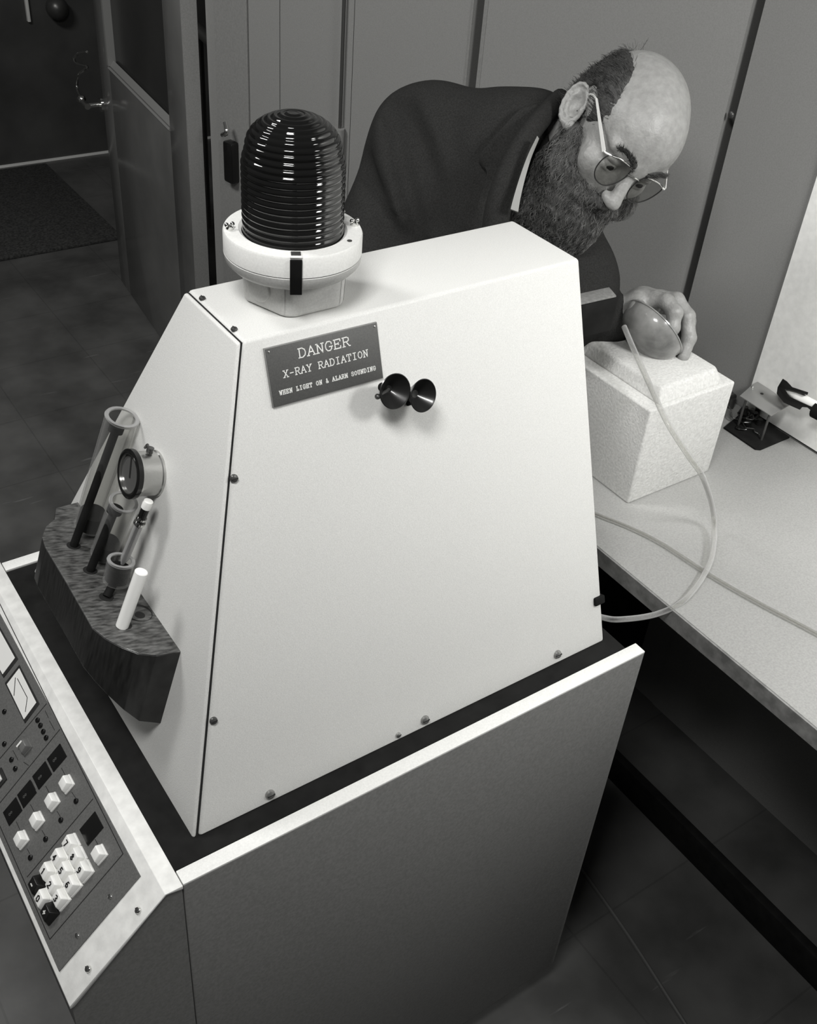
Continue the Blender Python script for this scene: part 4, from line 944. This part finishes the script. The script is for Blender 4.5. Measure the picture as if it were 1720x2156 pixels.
for line, r, dep in ((((822, 225), (845, 320), (868, 420), (880, 520)), .001, .032), (((845, 220), (880, 300), (912, 400), (918, 470)), .001, .032),
                     (((765, 340), (795, 420), (830, 500)), .001, .026), (((950, 250), (955, 330), (940, 420)), .001, .005), (((975, 395), (972, 500)), .001, .006),
                     (((1095, 225), (1040, 290), (1005, 340), (1022, 372), (1000, 440)), .001, .006)):
    JS.append(([onj(*p) for p in line], r, dep))
for line, r, dep in ((((833, 240), (858, 340), (885, 430)), .001, -.012), (((800, 260), (815, 360), (845, 470)), .001, -.010)):
    JS.append(([onj(*p) for p in line], r, dep))
jj = np.stack([Nk, RS, LS, CH, WA, PE, RE, cuffR, LE, cuffL])
jV, jF = surface_nets(jacket_fn, jj.min(0)-.18, jj.max(0)+.18, .0075)
jacket = bounds_obj('jacket', [(jV, jF)], m_jacket, person, relax=1)
# collar and lapel: raised band that follows the neck opening
cr = []
nd = (Hc-Nk)/np.linalg.norm(Hc-Nk); 
# shirt collar strip between beard and jacket
bm = new()
def neckpt(px, py, d): return np.array(deep(px, py, d))
sc_pts = [((1131, 286), 1.40), ((1112, 325), 1.40), ((1096, 368), 1.40), ((1083, 410), 1.40), ((1075, 440), 1.405)]
L1 = [deep(*p, d) for p, d in sc_pts]; L2 = [deep(p[0]+4+i*3, p[1]+6, d+.008) for i, (p, d) in enumerate(sc_pts)]
L1 = catmull(L1, 6); L2 = catmull(L2, 6); vd = Vector(Rc[2])*.004
A = [bm.verts.new(v) for v in L1]; B_ = [bm.verts.new(v) for v in L2]; A2 = [bm.verts.new(v+vd) for v in L1]; B2 = [bm.verts.new(v+vd) for v in L2]
for i in range(len(A)-1):
    bm.faces.new((A[i], A[i+1], B_[i+1], B_[i])); bm.faces.new((A2[i], B2[i], B2[i+1], A2[i+1])); bm.faces.new((A[i], A2[i], A2[i+1], A[i+1])); bm.faces.new((B_[i], B_[i+1], B2[i+1], B2[i]))
bm.faces.new((A[0], B_[0], B2[0], A2[0])); bm.faces.new((A[-1], A2[-1], B2[-1], B_[-1]))
bmesh.ops.recalc_face_normals(bm, faces=bm.faces); obj('shirt_collar', bm, m_shirt, person)
# jacket collar roll
bm = new(); cpts = [((1180, 206), 1.50), ((1156, 232), 1.46), ((1126, 266), 1.435), ((1100, 304), 1.425), ((1078, 348), 1.42), ((1060, 396), 1.42), ((1047, 446), 1.43), ((1040, 510), 1.45)]
tube(bm, [deep(*p, d+.012) for p, d in cpts], lambda t: .013+.006*t, 14, 6); obj('jacket_collar', bm, m_jacket, jacket)
# lapel: a thin cloth flap lying on the chest
lo_ = [(1125, 224), (1090, 240), (1050, 283), (1008, 336), (1024, 368), (1012, 410), (1000, 455), (985, 520)]
li_ = [(1150, 236), (1132, 262), (1106, 300), (1086, 340), (1076, 372), (1065, 410), (1056, 455), (1048, 520)]
bm = new(); grid_ = []
lo_ = catmull([Vector((x, y, 0)) for x, y in lo_], 4); li_ = catmull([Vector((x, y, 0)) for x, y in li_], 4)
vdn = Vector(Rc[2])
for a_, c_ in zip(lo_, li_):
    row = []
    for j in range(6):
        p2 = a_.lerp(c_, j/5); row.append(Vector(onj(p2.x, p2.y))-vdn*(.012+.004*j/5))
    grid_.append(row)
f_ = [[bm.verts.new(p) for p in row] for row in grid_]; g_ = [[bm.verts.new(p+vdn*.010) for p in row] for row in grid_]
for i in range(len(f_)-1):
    for j in range(5):
        bm.faces.new((f_[i][j], f_[i+1][j], f_[i+1][j+1], f_[i][j+1])); bm.faces.new((g_[i][j], g_[i][j+1], g_[i+1][j+1], g_[i+1][j]))
    bm.faces.new((f_[i][0], g_[i][0], g_[i+1][0], f_[i+1][0])); bm.faces.new((f_[i][5], f_[i+1][5], g_[i+1][5], g_[i][5]))
for i in (0, len(f_)-1):
    for j in range(5): bm.faces.new((f_[i][j], f_[i][j+1], g_[i][j+1], g_[i][j]))
bmesh.ops.recalc_face_normals(bm, faces=bm.faces); obj('lapel', bm, m_jacket, jacket, True, 60)
# trousers and shoes
def tr_fn(P):
    d = cap(P, WA*.35+PE*.65, PE, .14, .145)
    for a, b_, c in ((PEl, knL, anL), (PEr, knR, anR)):
        d = smin(d, cap(P, a, b_, .105, .078), .04); d = smin(d, cap(P, b_, c+np.array([0, 0, -.02]), .078, .066), .03)
    return d+.003*nz(P, 22, 5)
tj = np.stack([WA*.4+PE*.6, PE, anL, anR])
bounds_obj('trousers', [surface_nets(tr_fn, tj.min(0)-.17, tj.max(0)+.16, .014)], m_trouser, person)
for ft in (ftL, ftR):
    def sh_fn(P, ft=ft):
        d = ell(P, ft+np.array([0, -.05, .035]), (.045, .135, .042)); d = smin(d, cap(P, ft+np.array([0, .01, .04]), ft+np.array([0, .01, .09]), .04), .02)
        return smax(d, -(P[:, 2]-.001), .003)
    bounds_obj('shoe', [surface_nets(sh_fn, ft+np.array([-.08, -.22, -.02]), ft+np.array([.08, .12, .16]), .008)], m_blackgloss, person)

# hair: thin cap over the sides and back of the skull
def hair_fn(P):
    p = ((P-Hc) @ HR)/HS; q = p.copy(); q[:, 0] = np.abs(q[:, 0])
    d = ell(p, (0, -.008, .034), (.0785, .0990, .0895)); d = smin(d, ell(p, (0, -.030, -.005), (.073, .078, .075)), .02)
    d = smax(d, -ell(p, (0, -.006, .034), (.0735, .0940, .0850)), .002)
    edge = .060-8.0*np.maximum(p[:, 2], 0)**2 + .004*nz(P, 300, 1)
    d = smax(d, p[:, 1]-edge, .006)
    d = smax(d, p[:, 2]-(.092+.006*nz(P, 160, 2)-.25*np.maximum(-p[:, 1]-.03, 0)), .008)
    d = smax(d, -(p[:, 2]+.055), .01)
    d = smax(d, -(p[:, 2]-(.012-(.03+p[:, 1]*-1.)*.9)*(p[:, 1] > -.5)*1.0+.04*(p[:, 1] < -.03)*0), .006)
    # clear of the ear
    d = smax(d, -ell(q, (.085, -.010, .000), (.034, .027, .038)), .004)
    return d*HS+.0009*nz(P, 420, 4)
hair = bounds_obj('hair', [surface_nets(hair_fn, Hc-.15, Hc+.15, .0026)], m_hair, person, relax=1)
# beard volume
gv = HR.T @ np.array([0, 0, -1.])            # gravity in head coordinates
def beard_core(P):
    p = ((P-Hc) @ HR)/HS; q = p.copy(); q[:, 0] = np.abs(q[:, 0])
    d = ell(p, (.004, .038, -.072), (.066, .056, .048))
    d = smin(d, cap(q, (.066, .018, -.026), (.062, .040, -.062), .018, .030), .02)     # whiskers down the jaw
    c2 = np.array([0, .070, -.110]); d = smin(d, ell(p, c2, (.046, .036, .040)), .03)
    d = smin(d, cap(p, c2+gv*.01+np.array([.0, 0, 0]), c2+gv*.065+np.array([.016, -.014, 0]), .040, .034), .03)
    d = smin(d, cap(p, (.035, .045, -.110), (.040, .050, -.150), .042, .032), .03)
    d = smin(d, cap(q, (.004, .098, -.048), (.030, .082, -.062), .009, .010), .010)     # moustache
    # keep the face clear
    d = smax(d, -ell(q, (.040, .082, -.012), (.036, .040, .030)), .010)
    d = smax(d, -ell(p, (0, .118, -.030), (.022, .028, .018)), .003)
    d = smax(d, -ell(p, (0, .116, -.0655), (.016, .022, .0035)), .003)
    return d*HS
def beard_fn(P): return beard_core(P)+.0030*nz(P, 190, 7)+.0016*nz(P, 420, 8)
bV, bF = surface_nets(beard_fn, Hc-.26, Hc+.20, .0034)
beard = bounds_obj('beard', [(bV, bF)], m_beard, person, relax=0)
# curly strands over the beard
def strands(V, nrm, count, L, r, curl, seed, along, lift=.003):
    rs = np.random.RandomState(seed); bm = new(); ids = rs.choice(len(V), count)
    vs = []; fs = []
    for i in ids:
        p = V[i].copy(); nn = nrm[i]; t = along-nn*(along @ nn); t /= max(1e-6, np.linalg.norm(t)); b_ = np.cross(nn, t)
        ph = rs.uniform(0, 6.28); a_ = rs.uniform(.6, 1.3); k = 7; base = len(vs); LL = L*rs.uniform(.6, 1.3)
        for j in range(k):
            s = j/(k-1); off = curl*a_*(math.sin(ph+s*7)*b_+.6*math.cos(ph+s*7)*t); c = p+t*LL*s+nn*(lift*.4+lift*math.sin(PI*s))+off
            w = r*(1-.6*s)
            vs += [c-b_*w, c+b_*w, c+nn*w*1.2]
        for j in range(k-1):
            for m_ in range(3):
                a0 = base+3*j+m_; a1 = base+3*j+(m_+1) % 3; fs.append((a0, a1, a1+3, a0+3))
    me = bpy.data.meshes.new('t'); me.from_pydata([tuple(v) for v in vs], [], fs); bm.from_mesh(me); bpy.data.meshes.remove(me); return bm
def normals(fn, V, e=.002):
    V = V.astype(np.float32); g = np.stack([fn(V+np.eye(3, dtype=np.float32)[k]*e)-fn(V-np.eye(3, dtype=np.float32)[k]*e) for k in range(3)], 1)
    return g/np.maximum(np.linalg.norm(g, axis=1), 1e-9)[:, None]
bN = normals(beard_core, bV)
down_h = np.array([0, 0, -1.])*.6 + (HR @ np.array([0, .25, -1.]))*.7
o = obj('beard_strands', strands(bV, bN, 5200, .016, .00042, .0022, 11, down_h), [mat('beard_strand', .11, .45, noise_amt=.7, nscale=90)], beard, True, 180); o['kind'] = 'stuff'
sk = np.random.RandomState(3); hV = np.array([hair.matrix_world.to_translation()*0 + v.co + TOP['person'] for v in hair.data.vertices]); hN = normals(hair_fn, hV)
o = obj('hair_strands', strands(hV, hN, 4200, .020, .00036, .0006, 12, HR @ np.array([0, -1., -.35]), .0008), [mat('hair_strand', .06, .4, noise_amt=.7, nscale=90)], hair, True, 180); o['kind'] = 'stuff'
# eyebrows
for s in (1, -1):
    bm = new(); pts_ = [h2w((s*x, f, u)) for x, f, u in ((.010, .096, .024), (.022, .094, .031), (.036, .088, .034), (.050, .078, .028))]
    tube(bm, pts_, lambda t: .0052*(1-.5*t)*min(1, .4+4*t), 10, 6); brow_ = obj('eyebrow', bm, m_hair, person)
    bm = new(); rb_n = np.random.RandomState(5+s); cp2 = catmull(pts_, 12); fw = Vector(HR[:, 1]); upv_ = Vector(HR[:, 2]); sd_ = Vector(HR[:, 0])*s
    for i in range(150):
        t_ = rb_n.uniform(0, .98); c0 = cp2[int(t_*(len(cp2)-1))]+upv_*rb_n.uniform(-.006, .005)*(1-.5*t_)+fw*rb_n.uniform(.001, .004); dr = (sd_*rb_n.uniform(.3, 1)+upv_*rb_n.uniform(.0, .8)+fw*rb_n.uniform(.0, .35)).normalized()
        tube(bm, [c0, c0+dr*.005, c0+dr*.010+fw*-.0015], lambda t: .00045*(1.1-t), 4, 0)
    bo = obj('brow_hairs', bm, m_hair, brow_, True, 180); bo['kind'] = 'stuff'
    bm = new(); ball(bm, h2w((s*.031, .0740, .003)), .0122, 12); ey = obj('eye', bm, mat('eye_white', .35, .2), person)
    bm = new(); e_ax = HR @ np.array([s*.05, .92, -.38]); m_ = axframe(h2w((s*.031, .0740, .003)), e_ax); lathe(bm, [(.0055, .0108), (.0045, .0122), (0, .0126)], m_, 20); obj('iris', bm, m_platedark, ey)
# glasses
gl = bpy.data.objects.new('eyeglasses', None); COL.objects.link(gl); gl.parent = person; TOP['eyeglasses'] = TOP['person']
for s in (1, -1):
    oc = []
    for x, u in ((.013, .020), (.020, .024), (.040, .0245), (.056, .020), (.0595, .008), (.055, -.010), (.043, -.0215), (.027, -.0225), (.016, -.013), (.011, .004)):
        f = .0975-.18*max(0, x-.03)
        oc.append(h2w((s*x, f, u)))
    lp_ = catmull(oc+[oc[0]], 6)[:-1]
    bm = new(); tube(bm, lp_, .00085, 8, 0, close=True); rim = obj('lens_rim', bm, m_platedark, gl)
    bm = new(); tube(bm, oc[:4], .0011, 8, 6); obj('brow_bar', bm, m_chrome, gl)
    bm = new(); c_ = sum(lp_, Vector())/len(lp_); cv = bm.verts.new(c_+Vector(HR[:, 1])*.002); vs = [bm.verts.new(v) for v in lp_]
    for i in range(len(vs)): bm.faces.new((cv, vs[i], vs[(i+1) % len(vs)]))
    cb_ = bm.verts.new(c_+Vector(HR[:, 1])*.0005); 
    for i in range(len(vs)): bm.faces.new((cb_, vs[(i+1) % len(vs)], vs[i]))
    obj('lens', bm, m_lens, gl)
    hinge_p = h2w((s*.0655, .088, .017)); back = h2w((s*.0800, .010, .034)); tip = h2w((s*.078, -.022, .012))
    bm = new(); tube(bm, [oc[3], h2w((s*.0625, .0905, .018)), hinge_p], .0013, 8, 4)
    d_ = (back-hinge_p).normalized(); upv = Vector(HR[:, 2]); sv = d_.cross(upv).normalized(); uv = sv.cross(d_)
    a0, a1 = .0028, .0016
    prism(bm, [hinge_p-uv*a0-sv*.0006, hinge_p+uv*a0-sv*.0006, hinge_p+uv*a0+sv*.0006, hinge_p-uv*a0+sv*.0006], [back-uv*a1-sv*.0006, back+uv*a1-sv*.0006, back+uv*a1+sv*.0006, back-uv*a1+sv*.0006])
    tube(bm, [back, back.lerp(tip, .5)+upv*.004, tip], .0014, 8, 5); obj('temple_arm', bm, mat('pale_metal', .85, .35, metal=.3), gl)
bm = new(); tube(bm, [h2w((.012, .0975, .012)), h2w((.004, .101, .015)), h2w((-.004, .101, .015)), h2w((-.012, .0975, .012))], .0010, 8, 6); obj('bridge', bm, m_chrome, gl)
